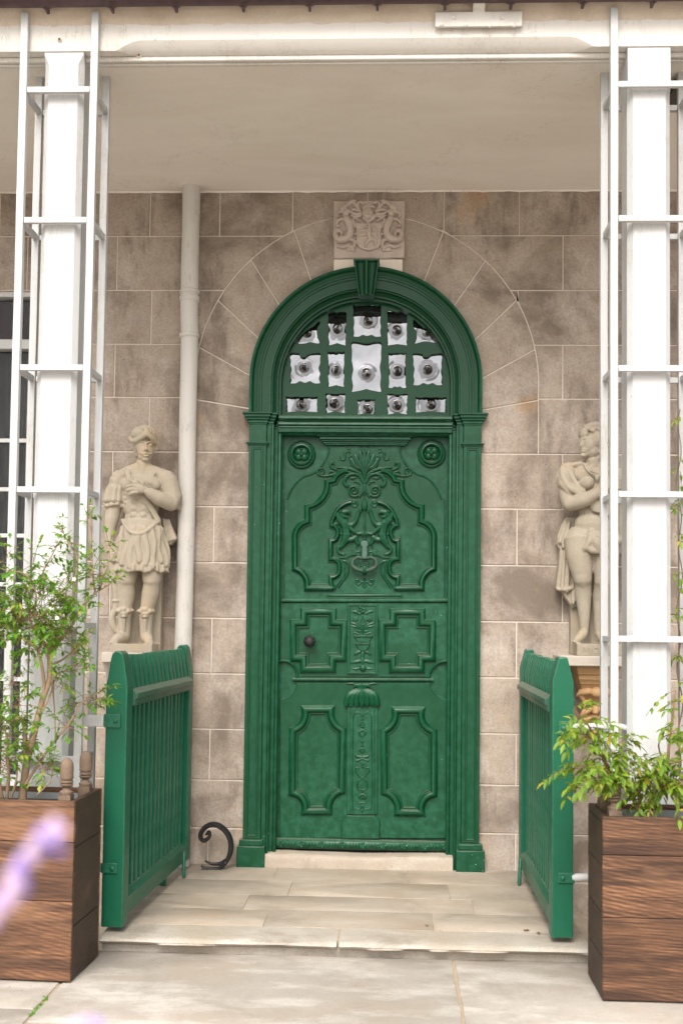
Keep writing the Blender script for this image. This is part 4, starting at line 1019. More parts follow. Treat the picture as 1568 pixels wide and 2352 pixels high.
for m in (None, A6):
    rel6([(738, 925), (715, 898), (688, 900), (672, 935), (672, 1000), (668, 1540), (690, 1580), (720, 1588), (738, 1560)], [5]*9, m=m)
    rel6([(738, 960), (722, 985), (738, 1010)], [4, 6, 4], m=m); rel6([(738, 1020), (714, 1040), (726, 1060), (738, 1080)], [8, 9, 6, 3], m=m)
    rel6([(738, 1215), (700, 1210), (690, 1195)], [9, 10, 6], m=m); rel6([(738, 1225), (700, 1240), (690, 1232)], [7, 8, 5], m=m); rel6([(738, 1150), (722, 1165), (738, 1190)], [4, 6, 4], m=m)
    rel6([(716, 1300), (695, 1290), (690, 1315), (712, 1345), (745, 1370), (772, 1400), (770, 1440), (740, 1450)], [5, 6, 6, 6, 6, 6, 6, 4], m=m)
    rel6([(738, 1480), (714, 1500), (730, 1520)], [9, 10, 4], m=m); rel6([(738, 1540), (715, 1545), (720, 1530)], [5, 6, 4], m=m)
for y in (945, 1000, 1105, 1130, 1265, 1285, 1460, 1505, 1600): orn.ell(P3(D6(738, y), .036), (.006, .006, .007), 8, 6)
orn.obj('arabesque_relief', GREEN, cp)
cap = MB()
for i in range(7):
    t = (i-3)/3; x = 735+t*112; relief(cap, [(735+t*36, 740), (735+t*88, 775), (x, 838)], [16, 26, 20], .016+.012*(1-abs(t)), fn=D6, k=.0008)
for i in range(7):
    t = (i-3)/3; relief(cap, [(735+t*20, 735), (735+t*34, 700), (735+t*52, 694+abs(t)*18)], [9, 12, 10], .014, fn=D6, k=.0008)
cap.prism(q(690, 725, 775, 748), YU-.022, YU, .003, .004); cap.prism(q(640, 836, 840, 856), YU-.022, YU, .003, .004)
for m in (None, 1470): relief(cap, [(690, 700), (660, 690), (630, 694)], [6, 7, 4], .004, fn=D6, k=.0008, m=m)
cap.obj('leaf_capital', GREEN, cp)
b = MB(); b.prism([D6(*p) for p in ((588, 1800), (862, 1800), (862, 1672), (825, 1634), (628, 1634), (588, 1672))], YU-.022, YU+.001, .004, .005); b.obj('kick_block', GREEN, door, smooth=30)
# carved weather roll
b = MB(); z0, z1 = D6(700, 1885)[1], D6(700, 1800)[1]; zc_, rr = (z0+z1)/2, (z1-z0)/2; x0, x1 = D6(118, 1840)[0], D6(1366, 1840)[0]
b.tube([(x0, YD-.020, zc_), (x1, YD-.020, zc_)], rr*.92, 16); L = x1-x0
for i in range(17):
    x = lerp(x0+.03, x1-.03, i/16); s_ = -1 if i < 8 else 1
    if i % 2 == 0:
        for k in range(5):
            a = k*2*pi/5; b.ell((x+cos(a)*.012, YD-.020-rr*.86, zc_+sin(a)*.012), (.010, .008, .010), 8, 5)
        b.ell((x, YD-.02-rr*.95, zc_), (.007, .007, .007), 8, 5)
    for k in (-1, 0, 1):
        b.tube([(x+k*.016-s_*.012, YD-.020-rr*.45, zc_+rr*.72), (x+k*.016, YD-.020-rr*.93, zc_), (x+k*.016+s_*.014, YD-.020-rr*.5, zc_-rr*.7)], [.004, .0075, .004], 6)
b.obj('weather_roll', GREEN, door)
b = MB(); b.box(XC-.49, XC+.49, 0.07, 0.14, 0.07, zbot-0.004); b.obj('threshold_gap', MAT['dark'], door, smooth=0)
MB().box(XC-.60, XC+.60, 0.135, 0.15, 0.0, ZI+.1).obj('back_board', GREEN, door, smooth=0)
for sg in (-1, 1):
    a, c = sorted((XC+sg*.49, XC+sg*.62)); MB().box(a, c, 0.055, 0.13, ZI-.12, ZI+.004).obj('filler', GREEN, case, smooth=0)

# ---------------------------------------------------------------- carved coat-of-arms stone over the door
YK = -0.035
def K3(X, Y): p = at(740+.136*X, 439+.136*Y, YK); return (p.x, p.z)
a, c = K3(198, 158), K3(1380, 1130)
plq = thing('carved_plaque', 'pinkish stone plaque carved with a shield, helmet and two fish tailed supporters', 'plaque', ((a[0]+c[0])/2, 0, c[1]))
b = MB(); r_ = random.Random(4)
ol = [(a[0]+r_.uniform(-.004, .004), lerp(c[1], a[1], 1-i/8)) for i in range(9)]+[(lerp(a[0], c[0], i/8), c[1]+r_.uniform(-.003, .003)) for i in range(1, 9)]+[(c[0]+r_.uniform(-.004, .004), lerp(c[1], a[1], i/8)) for i in range(1, 9)]+[(lerp(c[0], a[0], i/8), a[1]+r_.uniform(-.003, .003)) for i in range(1, 8)]
b.prism(ol, YK, 0.02, .005, .006)
def rk(pts, r, h=.012, sc=1.5):
    q = crom(pts, 4) if len(pts) > 2 else [Vector(p) for p in pts]
    b.tube([(K3(p.x, p.y)[0], YK-h, K3(p.x, p.y)[1]) for p in q], [x*.00034 for x in radii(r, len(q))], 8, flat=(YK, sc))
sh = [(572, 552), (992, 552), (994, 900), (950, 970), (880, 995), (785, 1020), (690, 995), (615, 960), (572, 890)]
b.prism([K3(*p) for p in sh], YK-.016, YK+.001, .003, .004)
b.ell((*K3(770, 390), 0)[:1]+(YK-.012, K3(770, 390)[1]), (.032, .024, .036), 14, 9)
rk([(700, 470), (760, 520), (830, 500), (870, 440)], [26, 30, 34, 40], .012); rk([(690, 330), (720, 300), (800, 285), (870, 300)], [18, 20, 20, 18], .02)
for k in range(4): rk([(700+k*30, 345), (735+k*26, 430)], [8, 8], .034)
for s_ in (1, -1):
    X = lambda x: x if s_ > 0 else 1568-x-8
    for pts, r in (([(660, 360), (560, 330), (500, 330)], [20, 30, 22]), ([(660, 400), (560, 400), (480, 370)], [18, 30, 18]), ([(660, 430), (560, 450), (480, 420)], [16, 26, 16]), ([(640, 330), (570, 270), (540, 220), (480, 210)], [18, 26, 30, 24]), ([(620, 290), (600, 230), (640, 200), (690, 230)], [16, 24, 26, 20]),
                   ([(400, 270), (340, 310), (330, 370)], [40, 44, 30]), ([(430, 250), (500, 190), (560, 180)], [36, 34, 24]), ([(300, 370), (255, 400), (260, 450)], [26, 30, 22]),
                   ([(400, 470), (450, 570), (480, 680), (450, 780), (360, 830), (270, 830), (225, 760), (240, 690), (300, 690), (330, 740), (310, 775)], [58, 66, 62, 68, 66, 56, 48, 42, 36, 28, 16]), ([(360, 480), (290, 500), (240, 560), (260, 610), (300, 590)], [30, 30, 26, 24, 18]), ([(500, 500), (540, 560), (560, 620)], [30, 26, 20]),
                   ([(500, 700), (540, 740), (570, 720)], [18, 16, 12]), ([(470, 560), (540, 470), (640, 520)], [16, 18, 14]), ([(260, 940), (360, 960), (430, 930), (500, 960), (540, 1020)], [24, 28, 30, 30, 20]), ([(480, 830), (540, 860), (540, 960)], [34, 34, 24])):
        rk([(X(x), y) for x, y in pts], r, .008)
    p = K3(X(400), 390); b.ell((p[0], YK-.016, p[1]), (.020, .018, .022), 10, 8)
    for k in range(5): p = K3(X(350+k*26), 330+abs(k-2)*12); b.ell((p[0], YK-.014, p[1]), (.010, .010, .010), 8, 6)
for pts, r in (([(775, 660), (790, 740), (805, 830)], [36, 42, 30]), ([(720, 760), (650, 765), (600, 770)], [26, 22, 24]), ([(740, 690), (690, 680), (640, 690), (620, 720)], [24, 20, 18, 16]), ([(800, 840), (740, 900), (740, 950)], [38, 26, 22]), ([(830, 820), (900, 860), (890, 930)], [36, 28, 22]), ([(850, 800), (910, 830), (935, 760), (930, 710), (970, 720)], [12, 13, 12, 12, 10]), ([(880, 620), (850, 670), (890, 700), (920, 650), (880, 600)], [14, 14, 14, 12, 8])):
    rk(pts, r, .020, 1.0)
b.ell((K3(755, 622)[0], YK-.024, K3(755, 622)[1]), (.013, .010, .012), 10, 8); rk([(745, 625), (715, 640)], [22, 14], .022)
for k in range(5): rk([(790, 605+k*22), (815, 622+k*24)], [15, 8], .026)
for s_ in (0, 1):
    for k in range(6):
        x = 420+k*20 if not s_ else 1140-k*20
        rk([(x, 985-(k % 2)*14), (x+18, 1010)], [14, 16], .004)
b.obj('carving', MAT['plaque'], plq, remesh=0.0022, relax=2)
b = MB(); w0, w1 = K3(192, 1135), K3(1352, 1330)
P = [(w0[0], a[1]-.40)]; rr_ = 0.664
xs_ = [lerp(w0[0], w1[0], i/16) for i in range(17)]
b.prism([(x, ZA+sqrt(rr_**2-(x-XC)**2)+.002) for x in xs_]+[(w1[0], c[1]-.002), (w0[0], c[1]-.002)], -0.022, 0.02, .003, .003)
b.obj('limewashed_block', MAT['limewash'], plq, smooth=20)
# ---------------------------------------------------------------- downpipe
px = (at(418, 500, -0.07).x+at(460, 500, -0.07).x)/2; pz = 3.90
pipe = thing('downpipe', 'cream painted iron downpipe on the wall between the soldier statue and the door', 'pipe', (px, -0.07, 0))
PR = 0.051
def wob(z, s=1): return 0.006*mnoise.noise(Vector((z*1.3, s, 0)))
b = MB(); zs = [lerp(0.04, pz, i/50) for i in range(51)]
b.tube([(px+wob(z)+(0.004 if z < 3.1 else 0), -0.07, z) for z in zs], [PR*(0.97 if z < 3.05 else 1.0)+0.0025*mnoise.noise(Vector((z*4, 1, 8))) for z in zs], 24, caps=False); b.obj('tube', MAT['pipe'], pipe, smooth=60)
for v, h in ((671, .022), (687, .030), (771, .022)):
    z = at(437, v, -0.07).z; b = MB()
    b.lathe([(PR*.95, -h/2-.008), (PR*1.07, -h/2), (PR*1.15, -h*.3), (PR*1.10, 0), (PR*1.15, h*.3), (PR*1.07, h/2), (PR*.95, h/2+.008)], (px+wob(z)+.002, -0.07, z), 'z', 28)
    b.obj('collar', MAT['pipe'], pipe, smooth=50)
z = at(437, 1905, -0.07).z; b = MB(); b.lathe([(PR, 0.03), (PR*1.2, 0.02), (PR*1.2, 0), (PR*1.05, -0.01), (PR*1.05, -z+.02), (PR*1.1, -z+0.003)], (px+.004, -0.07, z), 'z', 24); b.obj('shoe', MAT['pipe'], pipe, smooth=50)

# ---------------------------------------------------------------- gates
def gate(label, xf, xb, style, inner):
    """gate leaf standing open towards the wall; local +Y runs from the front post to the back post, inner = side facing the path"""
    yf, yb = -1.44, -0.18
    L = math.hypot(xb-xf, yb-yf); rz = -atan2(xb-xf, yb-yf)
    t = thing('picket_gate', label, 'gate', (xf, yf, 0), rz, 'green picket gates beside the porch step')
    Wd = 0.098 if style == 0 else 0.094; hw = Wd/2; zb_, zt_ = 0.025, 1.245
    def prof(w, zb0, zt0, st, ro=1):
        if st == 0:
            q = [(-w, zb0), (w, zb0), (w, zt0-0.155)]+[(p.x, p.y) for p in crom([(w, zt0-0.15), (w*.82, zt0-0.10), (w*.66, zt0-0.045), (w*.50, zt0-0.012)], 4)][1:]
            q += [(w*.25, zt0), (-w*.25, zt0)]
            return q+[(-a, c) for a, c in reversed(q[3:-2])]+[(-w, zt0-0.155)]
        return [(-w, zb0), (w, zb0), (w, zt0-0.105), (w*.45, zt0-0.006), (w*.35, zt0), (-w*.35, zt0), (-w*.45, zt0-0.006), (-w, zt0-0.105)]
    b = MB(); b.prism(prof(hw, zb_, zt_, style), -0.045, 0.045, .004, .004); b.obj('post', MAT['gate'], t, smooth=25, local=True, bevel=0.003)
    b = MB(); b.prism(prof(hw, 0.06, zt_, style), L-0.045, L+0.045, .004, .004); b.obj('post', MAT['gate'], t, smooth=25, local=True, bevel=0.003)
    n = 14; first = None
    for i in range(n):
        y = lerp(0.105, L-0.10, i/(n-1))
        if first is None:
            q_ = prof(hw*.86, 0.86, 1.08, style); q_[0] = (-hw*.86, .90); q_[1] = (hw*.86, .90); b = MB(); b.prism([(-hw*.52, 0.0), (hw*.52, 0.0), (hw*.52, .88)]+q_[1:]+q_[:1]+[(-hw*.52, .88)], -0.017, 0.017, .003, .004); first = b.obj('picket', MAT['gate'], t, smooth=30, local=True); first.location = (0, y, 0.145)
        else: copy_part(first, t, (R.uniform(-.002, .002), y, 0.145+R.uniform(-.003, .003)))
    for s in (1, -1):
        b = MB(); x0 = s*(hw*.86+.001); x1 = s*(hw+0.022)
        P = [(x0, 1.075), (x1, 1.052), (x1, 1.030), (x1-s*.010, 1.024), (x1-s*.012, 1.000), (x0, 0.992)]
        b.loft([[(x, y, z) for x, z in P] for y in (0.05, L-0.05)]); b.obj('top_rail', MAT['rail'], t, smooth=25, local=True, bevel=0.003)
    b = MB(); b.loft([[(x, y, z) for x, z in ((-hw*.95, .065), (hw*.95, .065), (hw*.95, .14), (hw*.55, .165), (-hw*.55, .165), (-hw*.95, .14))] for y in (0.045, L-0.045)]); b.obj('bottom_rail', MAT['gate'], t, smooth=25, local=True, bevel=0.003)
    for y in (0.14, L*.70): b = MB(); b.box(-.018, .018, y-.018, y+.018, 0.004, 0.066); b.obj('foot_peg', MAT['gate'], t, local=True, bevel=0.004)
    b = MB(); b.tube([(inner*(hw+.012), L-.16, 0.13), (inner*(hw+.022), L-.20, 0.012)], .010, 8); b.obj('drop_bolt', MAT['gate'], t, local=True, smooth=60)
    # hinge straps on the front post with white arms reaching to the column
    for z, wd in ((0.935, .030), (0.285, .022)):
        b = MB(); x0, x1 = sorted((-inner*(hw+.004), inner*hw*.45)); b.box(x0, x1, -0.054, -0.046, z-wd, z+wd)
        b.lathe([(.010, .0), (.010, .005), (.004, .009)], (inner*hw*.0, -0.054, z), 'y', 10); o = b.obj('hinge_strap', MAT['gate'], t, local=True, bevel=0.002)
        b = MB(); x0 = -inner*(hw+.006); x1 = -inner*(hw+(0.235 if z > .5 else 0.10))
        if inner > 0: b.box(min(x0, x1), max(x0, x1), -0.056, -0.047, z-wd*.85, z+wd*.85)
        else:
            zt2 = z+.004; b.tube([(x0, -.052, zt2), (x0+.10, -.052, zt2+.006), (x0+.20, -.052, zt2+.006)]+([(x0+.235, -.052, zt2-.004), (x0+.25, -.05, zt2-.03), (x0+.256, -.04, zt2-.10)] if z > .5 else []), [.017, .016, .015, .014, .012, .010][:6 if z > .5 else 3], 10)
        b.obj('hinge_arm', MAT['white'], o, local=True, smooth=50)
    return t
pf, pb = at(270, 1700, -1.46).x, at(416, 1700, -0.2).x
gate('left green gate with rounded picket tops standing in front of the soldier statue', pf, pb, 0, 1)
pf, pb = at(1290, 1700, -1.46).x, at(1214, 1700, -0.2).x
gate('right green gate with pointed picket tops standing below the female statue', pf, pb, 1, -1)

# ---------------------------------------------------------------- trellis frames round the columns
def trellis(label, x0, x1, zl, ztop, zback):
    t = thing('trellis_frame', label, 'trellis', ((x0+x1)/2, -1.49, -0.2), group='white trellis frames round the porch columns')
    yf, yb = -1.560, -1.325; s = 0.0165
    for x in (x0, x1):
        for y, zt_ in ((yf, ztop), (yb, zback)):
            b = MB(); ax = R.uniform(-.004, .004)
            zz = [-0.2+(zt_+0.2)*i/14 for i in range(15)]
            b.loft([[(x+i_*s+ax*k/14+.002*mnoise.noise(Vector((z*2, x, y))), y+j_*s, z) for i_, j_ in ((-1, -1), (1, -1), (1, 1), (-1, 1))] for k, z in enumerate(zz)])
            b.obj('post', MAT['white'], t, smooth=20, bevel=0.002)
    for z in zl:
        b = MB(); b.box(x0+s+.0006, x1-s-.0006, yf-s+.003, yf+s-.006, z-.013, z+.013); b.obj('rung', MAT['white'], t, bevel=0.002)
        b = MB(); b.box(x0+s+.0006, x1-s-.0006, yb-.010, yb+.012, z-.013-.004, z+.013-.004); b.obj('rung', MAT['white'], t, bevel=0.002)
        for x in (x0, x1): b = MB(); b.box(x-.011, x+.011, yf+s+.0006, yb-s-.0006, z-.016, z+.010); b.obj('rung', MAT['white'], t, bevel=0.002)
    return t
YT = -1.560
zl = [at(120, v, YT).z for v in (208, 507, 845, 1125)]; d = zl[2]-zl[3]; zl += [zl[3]-.60, zl[3]-1.19]
x0, x1 = at(38, 900, YT).x, at(200, 900, YT).x
trellis('tall white trellis frame round the left column with the leafy shrub in front', x0, x1, zl, at(212, 30, YT).z, at(247, 176, -1.325).z)
zl = [at(1490, v, YT).z for v in (195, 503, 847, 1136, 1468)]+[at(1490, 1790, YT).z]
x0 = at(1409, 900, YT).x
trellis('tall white trellis frame round the right column with a vine on its right side', x0, x0+0.350, zl, at(1410, 20, YT).z, at(1394, 152, -1.325).z)

# ---------------------------------------------------------------- hanging lantern seen past the right column
lx, ly = at(1580, 200, -1.22).x, -1.22; lz = at(1558, 240, ly).z
lan = thing('porch_lantern', 'small dark ceiling lantern with maroon glass behind the top of the right column', 'lantern', (lx, ly, lz))
b = MB(); hx = 0.085; Hh = 0.072
cs = ((-1, -1), (1, -1), (1, 1), (-1, 1))
for sx, sy in cs: b.tube([(lx+sx*hx*.86, ly+sy*hx*.86, lz), (lx+sx*hx, ly+sy*hx, lz+Hh)], .005, 6)
for z, k in ((lz, .86), (lz+Hh, 1.0)): b.tube([(lx+sx*hx*k, ly+sy*hx*k, z) for sx, sy in cs+cs[:1]], .006, 6)
b.obj('frame', MAT['plate'], lan, smooth=50)
b = MB(); b.loft([[(lx+sx*hx*k, ly+sy*hx*k, z) for sx, sy in cs] for z, k in ((lz+.002, .83), (lz+Hh-.002, .97))]); b.obj('glass', MAT['gutter'], lan, smooth=0)
b = MB(); b.loft([[(lx+sx*hx*k, ly+sy*hx*k, z) for sx, sy in cs] for z, k in ((lz+Hh+.004, 1.08), (lz+Hh+.026, .7), (3.942, .6))]); b.obj('cap', MAT['plate'], lan, smooth=0)

# ---------------------------------------------------------------- planters
def planter(label, cx, yf, W_, D_, front, side, ztop, fx):
    t = thing('wooden_planter', label, 'planter', (cx, yf, GZ), 0, 'scorched timber planters either side of the step')
    th = 0.022; z = 0.006; hw = W_/2
    for h in front:
        b = MB(); b.box(-hw, hw, 0, th, z+.0012, z+h-.0012); o = b.obj('plank', MAT['wood'], t, local=True, bevel=0.003); z += h
    H = z
    for s in (-1, 1):
        z = 0.006
        for h in side:
            b = MB(); x0, x1 = sorted((s*(hw-th), s*hw)); b.box(x0, x1, th+.0015, D_-th-.0015, z+.0012, min(H, z+h)-.0012); b.obj('plank', MAT['wood_dark'], t, local=True, bevel=0.003); z += h  # side planks take the darker wood mix
    z = 0.006
    for h in front: b = MB(); b.box(-hw, hw, D_-th, D_, z+.0012, z+h-.0012); b.obj('plank', MAT['wood'], t, local=True, bevel=0.003); z += h
    b = MB(); i0, i1 = hw-th-.004, D_-th-.004
    b.loft([[(sx*i0, th+.004 if sy < 0 else i1, zz) for sx, sy in ((-1, -1), (1, -1), (1, 1), (-1, 1))] for zz in (0.05, H-.05)])
    b.obj('soil', MAT['soil'], t, local=True, smooth=0)
    b = MB(); e = .004
    for x0, x1, y0, y1 in ((-i0, i0, th+.004, th+.004+e), (-i0, i0, i1-e, i1), (-i0, -i0+e, th+.009, i1-e-.001), (i0-e, i0, th+.009, i1-e-.001)): b.box(x0, x1, y0, y1, H-.10, H-.022)
    b.obj('zinc_liner', MAT['zinc'], t, local=True, smooth=0)
    for sx in fx:
        for yy in (th+.05, D_-th-.032):
            x = sx*(hw-th-.036); b = MB(); b.box(x-.025, x+.025, yy-.025, yy+.025, H-.35, H+.014)
            b.lathe([(.024, .012), (.0275, .020), (.0275, .027), (.017, .034), (.013, .042), (.022, .050), (.0275, .054), (.0275, .058), (.0205, .061), (.0275, .065), (.0275, .070), (.0205, .074), (.0265, .079), (.0275, .086), (.0270, .092), (.0275, .125), (.0255, .142), (.018, .156), (.008, .163), (.001, .164)], (x, yy, H), 'z', 20)
            b.obj('finial', MAT['finial'], t, local=True, smooth=45)
    return t, H
# left planter: right front corner at u=168; right planter: left front corner at u=1383
PLY, PRY = -1.965, -2.035
xl = (at(166, 2250, PLY).x+at(172, 1850, PLY).x)/2; xr = (at(1386, 2295, PRY).x+at(1380, 1880, PRY).x)/2
tl = at(172, 1839, PLY).z-GZ; tr_ = at(1381, 1875, PRY).z-GZ
PL, HL = planter('dark planter on the left with darker plank sides holding the jasmine shrub', xl-0.30, PLY, 0.60, 0.382, [.317, .235, tl-.006-.552], [.215, .315, .4], tl, (-1, 1))
PL.rotation_euler.z = -0.047
PRt, HR = planter('brown planter on the right holding the drooping yellow green shrub', xr+0.30, PRY, 0.60, 0.345, [.318, .240, tr_-.006-.558], [.16, .17, .18, .17, .2], tr_, (-1, 1))

# ---------------------------------------------------------------- boot scraper
YS = -0.125
sc = thing('boot_scraper', 'curled black wrought iron boot scraper on the floor left of the door', 'boot scraper', (at(470, 1990, YS).x, YS, 0.0))
def S1(X, Y, dy=0): p = at(407.7+.1*X, 1850.2+.1*Y, YS); return (p.x, YS+dy, p.z)
b = MB(); pts = [(1000, 1400), (1100, 1320), (1180, 1180), (1222, 1040), (1228, 880), (1190, 720), (1110, 590), (1000, 490), (880, 440), (760, 440), (650, 490), (570, 580), (530, 680), (550, 770), (610, 805), (680, 775), (735, 710), (742, 630), (710, 600), (690, 640), (660, 660)]
b.tube([S1(*p) for p in [(q.x, q.y) for q in crom(pts, 5)]], [.0125, .0145, .016, .016, .0145, .013, .011, .009, .007], 8, twist=pi/8, sq=(1.5, 1)); b.obj('scroll', MAT['iron'], sc, smooth=50)
for q, dy in (([(635, 1290), (760, 1350), (900, 1360), (1010, 1335), (1110, 1270)], .018), ([(570, 1375), (700, 1425), (880, 1440), (1000, 1410), (1110, 1310)], -.018)):
    b = MB(); b.tube([S1(*p, dy=dy) for p in [(a.x, a.y) for a in crom(q, 5)]], [.006, .009, .011, .012], 8); b.obj('blade', MAT['iron'], sc, smooth=50)
fx_ = S1(640, 1420, -.018); b = MB(); b.loft([[(fx_[0]+i*r*1.3, fx_[1]+j*r, z) for i, j in ((-1, -1), (1, -1), (1, 1), (-1, 1))] for z, r in ((0.001, .014), (0.012, .010), (fx_[2], .009))]); b.obj('foot', MAT['iron'], sc, bevel=0.003)

# ---------------------------------------------------------------- stone shelves that carry the statues
def shelf(label, u0, u1, v0, v1, dep, name='stone_shelf'):
    a, c = at(u0, v0, -dep), at(u1, v1, -dep); t = thing(name, label, 'shelf', ((a.x+c.x)/2, 0, c.z))
    b = MB(); b.box(a.x, c.x, -dep, 0.0, c.z, a.z); b.obj('slab', MAT['shelf'], t, bevel=0.006); return t, a.z, c.z
_, ZSL, z_ = shelf('plain stone wall shelf under the soldier statue', 233, 402, 1498, 1524, 0.30)
b = MB(); x = at(318, 1530, -.1).x; b.loft([[(x-w, -d, z), (x+w, -d, z), (x+w, 0.0, z), (x-w, 0.0, z)] for z, w, d in ((z_-.002, .17, .25), (z_-.05, .16, .23), (z_-.14, .12, .15), (z_-.24, .09, .06))]); b.obj('corbel', MAT['shelf'], _, smooth=30)
shR, ZSR, z_ = shelf('dressed stone wall shelf on an ochre corbel under the female statue', 1286, 1436, 1506, 1532, 0.30)
b = MB(); xm = at(1371, 1590, -.2).x
lay = [(0.0, .118, .245), (.012, .118, .245), (.03, .112, .232), (.045, .110, .228), (.048, .104, .214), (.072, .103, .212), (.085, .096, .196), (.10, .094, .19), (.102, .088, .18), (.118, .084, .17), (.15, .070, .14), (.24, .062, .11), (.30, .066, .10), (.34, .05, .07), (.40, .02, .03)]
b.loft([[(xm-w, -d, z_-h-.002), (xm+w, -d, z_-h-.002), (xm+w, 0.0, z_-h-.002), (xm-w, 0.0, z_-h-.002)] for h, w, d in lay])
co = b.obj('corbel', MAT['ochre'], shR, smooth=40, bevel=0.002)
b = MB()
def cx_(du, h, d): return (xm+du, -d, z_-h)
b.ell(cx_(0, .145, .172), (.036, .022, .030), 14, 8)
for s in (-1, 1):
    b.tube([cx_(0, .150, .165), cx_(s*.045, .140, .165), cx_(s*.085, .148, .160), cx_(s*.10, .165, .15)], [.012, .020, .018, .008], 8); b.tube([cx_(s*.085, .16, .15), cx_(s*.06, .20, .13), cx_(s*.055, .25, .12)], [.014, .010, .012], 8)
    for k in range(3): b.tube([cx_(s*.02, .24+k*.05, .12-.02*k), cx_(s*.06, .26+k*.045, .125-.02*k), cx_(s*.075, .285+k*.04, .11-.02*k)], [.016, .018, .008], 8)
for k in range(3): b.tube([cx_(0, .22+k*.055, .125-.018*k), cx_(0, .255+k*.055, .13-.02*k), cx_(0, .28+k*.05, .105-.02*k)], [.018, .020, .008], 8)
b.obj('leaf_carving', MAT['ochre'], co, smooth=60)

# ---------------------------------------------------------------- dry leaves and weeds on the paving
def dryleaf(u, v, z, lab, s=0.022):
    f, d = None, _f*FU+_r*(u-784.0)-_u*(v-1277.6); p = CAM+d*((z-CAM.z)/d.z)
    t = MB(); a = R.uniform(0, 6); vs = []
    for i in range(9):
        k = i/8*2*pi; r = s*(1 if i % 2 else .72)*(1.3 if abs(cos(k)) > .7 else .7); vs.append((p.x+cos(k+a)*r, p.y+sin(k+a)*r, z+.004+abs(sin(k*1.5))*s*.5))
    vs.append((p.x, p.y, z+.005)); t.add(vs, [(i, (i+1) % 9, 9) for i in range(9)])
    o = t.mesh('dry_leaf', p); ob = bpy.data.objects.new('dry_leaf', o); COL.objects.link(ob); ob.location = p; o.materials.append(MAT['deadleaf'])
    tag(ob, lab, 'leaf', 'dry leaves fallen on the paving'); return ob
dryleaf(718, 1992, 0.0, 'curled dark dry leaf lying against the white door sill', .028)
dryleaf(1208, 2140, 0.0, 'pale orange dry leaf on the step beside the right gate, left one', .012)
dryleaf(1236, 2146, 0.0, 'tiny dry leaf flake on the step nearest the right gate post', .012)
dryleaf(980, 2128, 0.0, 'small brown speck of leaf in the middle of the porch floor', .008)
# ---------------------------------------------------------------- statues
class Sculpt:
    """solid figure from overlapping volumes, in drawing units around an anchor, fused into one skin"""
    def __init__(s, u0, v0, base, y): s.m = MB(); s.u0, s.v0, s.b, s.y = u0, v0, base, y; s.k = (y-CAM.y)/FU
    def p(s, u, v, d=0): return Vector((s.b.x+(u-s.u0)*s.k, s.y-d*s.k, s.b.z+(s.v0-v)*s.k))
    def E(s, c, r, rot=None, n=16, m=10):
        r = (r, r, r) if not hasattr(r, '__len__') else r
        s.m.ell(s.p(*c), (r[0]*s.k, r[1]*s.k, r[2]*s.k), n, m, rot); return s
    def T(s, pts, r, n=28, sm=6, sq=(1, 1)):
        P = [s.p(*q) for q in pts]
        P = crom(P, sm) if len(P) > 2 else [P[0].lerp(P[1], i/4) for i in range(5)]
        s.m.tube(P, [x*s.k for x in radii(r, len(P))], n, sq=sq); return s
    def slab(s, poly, d0, d1):
        P = [s.p(u, v, 0) for u, v in poly]; s.m.prism([(q.x, q.z) for q in P], s.y-d1*s.k, s.y-d0*s.k); return s
    def box(s, u0, u1, v0, v1, d0, d1): return s.slab([(u0, v1), (u1, v1), (u1, v0), (u0, v0)], d0, d1)
RX = lambda a: Matrix.Rotation(a, 3, 'X'); RY = lambda a: Matrix.Rotation(a, 3, 'Y'); RZ = lambda a: Matrix.Rotation(a, 3, 'Z')
# --- soldier
yS = -0.165; base = at(320, 1497, yS); base.z = ZSL
st = thing('soldier_statue', 'carved sandstone statue of a helmeted soldier in a pleated kilt, hand on chest', 'statue', (base.x, yS, base.z))
A = Sculpt(320, 1497, base, yS)
# legs and boots
A.T([(294, 1280, 0), (291, 1318, 6), (289, 1338, 8)], [27, 23, 19]).T([(289, 1336, 6), (288, 1362, 0), (287, 1390, 0), (286, 1402, 2)], [18, 20, 16, 14])
A.T([(344, 1280, 0), (347, 1318, 6), (347, 1338, 8)], [27, 23, 19]).T([(347, 1336, 6), (343, 1362, 0), (337, 1392, 0), (335, 1404, 2)], [18, 20, 16, 14])
A.E((289, 1332, 20), (11, 8, 12)).E((347, 1332, 20), (11, 8, 12))
for x, dx, tx in ((285, 0, -17), (334, 2, 14)):
    A.T([(x, 1400, 2), (x+dx*.3, 1430, 0), (x+dx, 1462, 2)], [17, 15, 14]); A.T([(x+dx, 1463, 2), (x+dx+tx*.5, 1466, 20), (x+dx+tx, 1473, 34)], [14, 13, 9])
    for k in range(4): A.E((x+dx+tx-6+k*4.5, 1475, 40-abs(k-1)*2), (3.5, 5, 4))
    for k in range(8):
        a = k*2*pi/8; A.E((x+cos(a)*15, 1402+2*sin(k*2.3), 2+sin(a)*15), (7, 6, 5))
    A.E((x+2, 1412, 18), (9, 6, 9)).E((x-2, 1409, 23), 2.6).E((x+6, 1409, 23), 2.6).E((x+2, 1416, 23), (5, 3, 2.5)); A.T([(x+2, 1422, 17), (x+2, 1450, 15)], [5, 3])
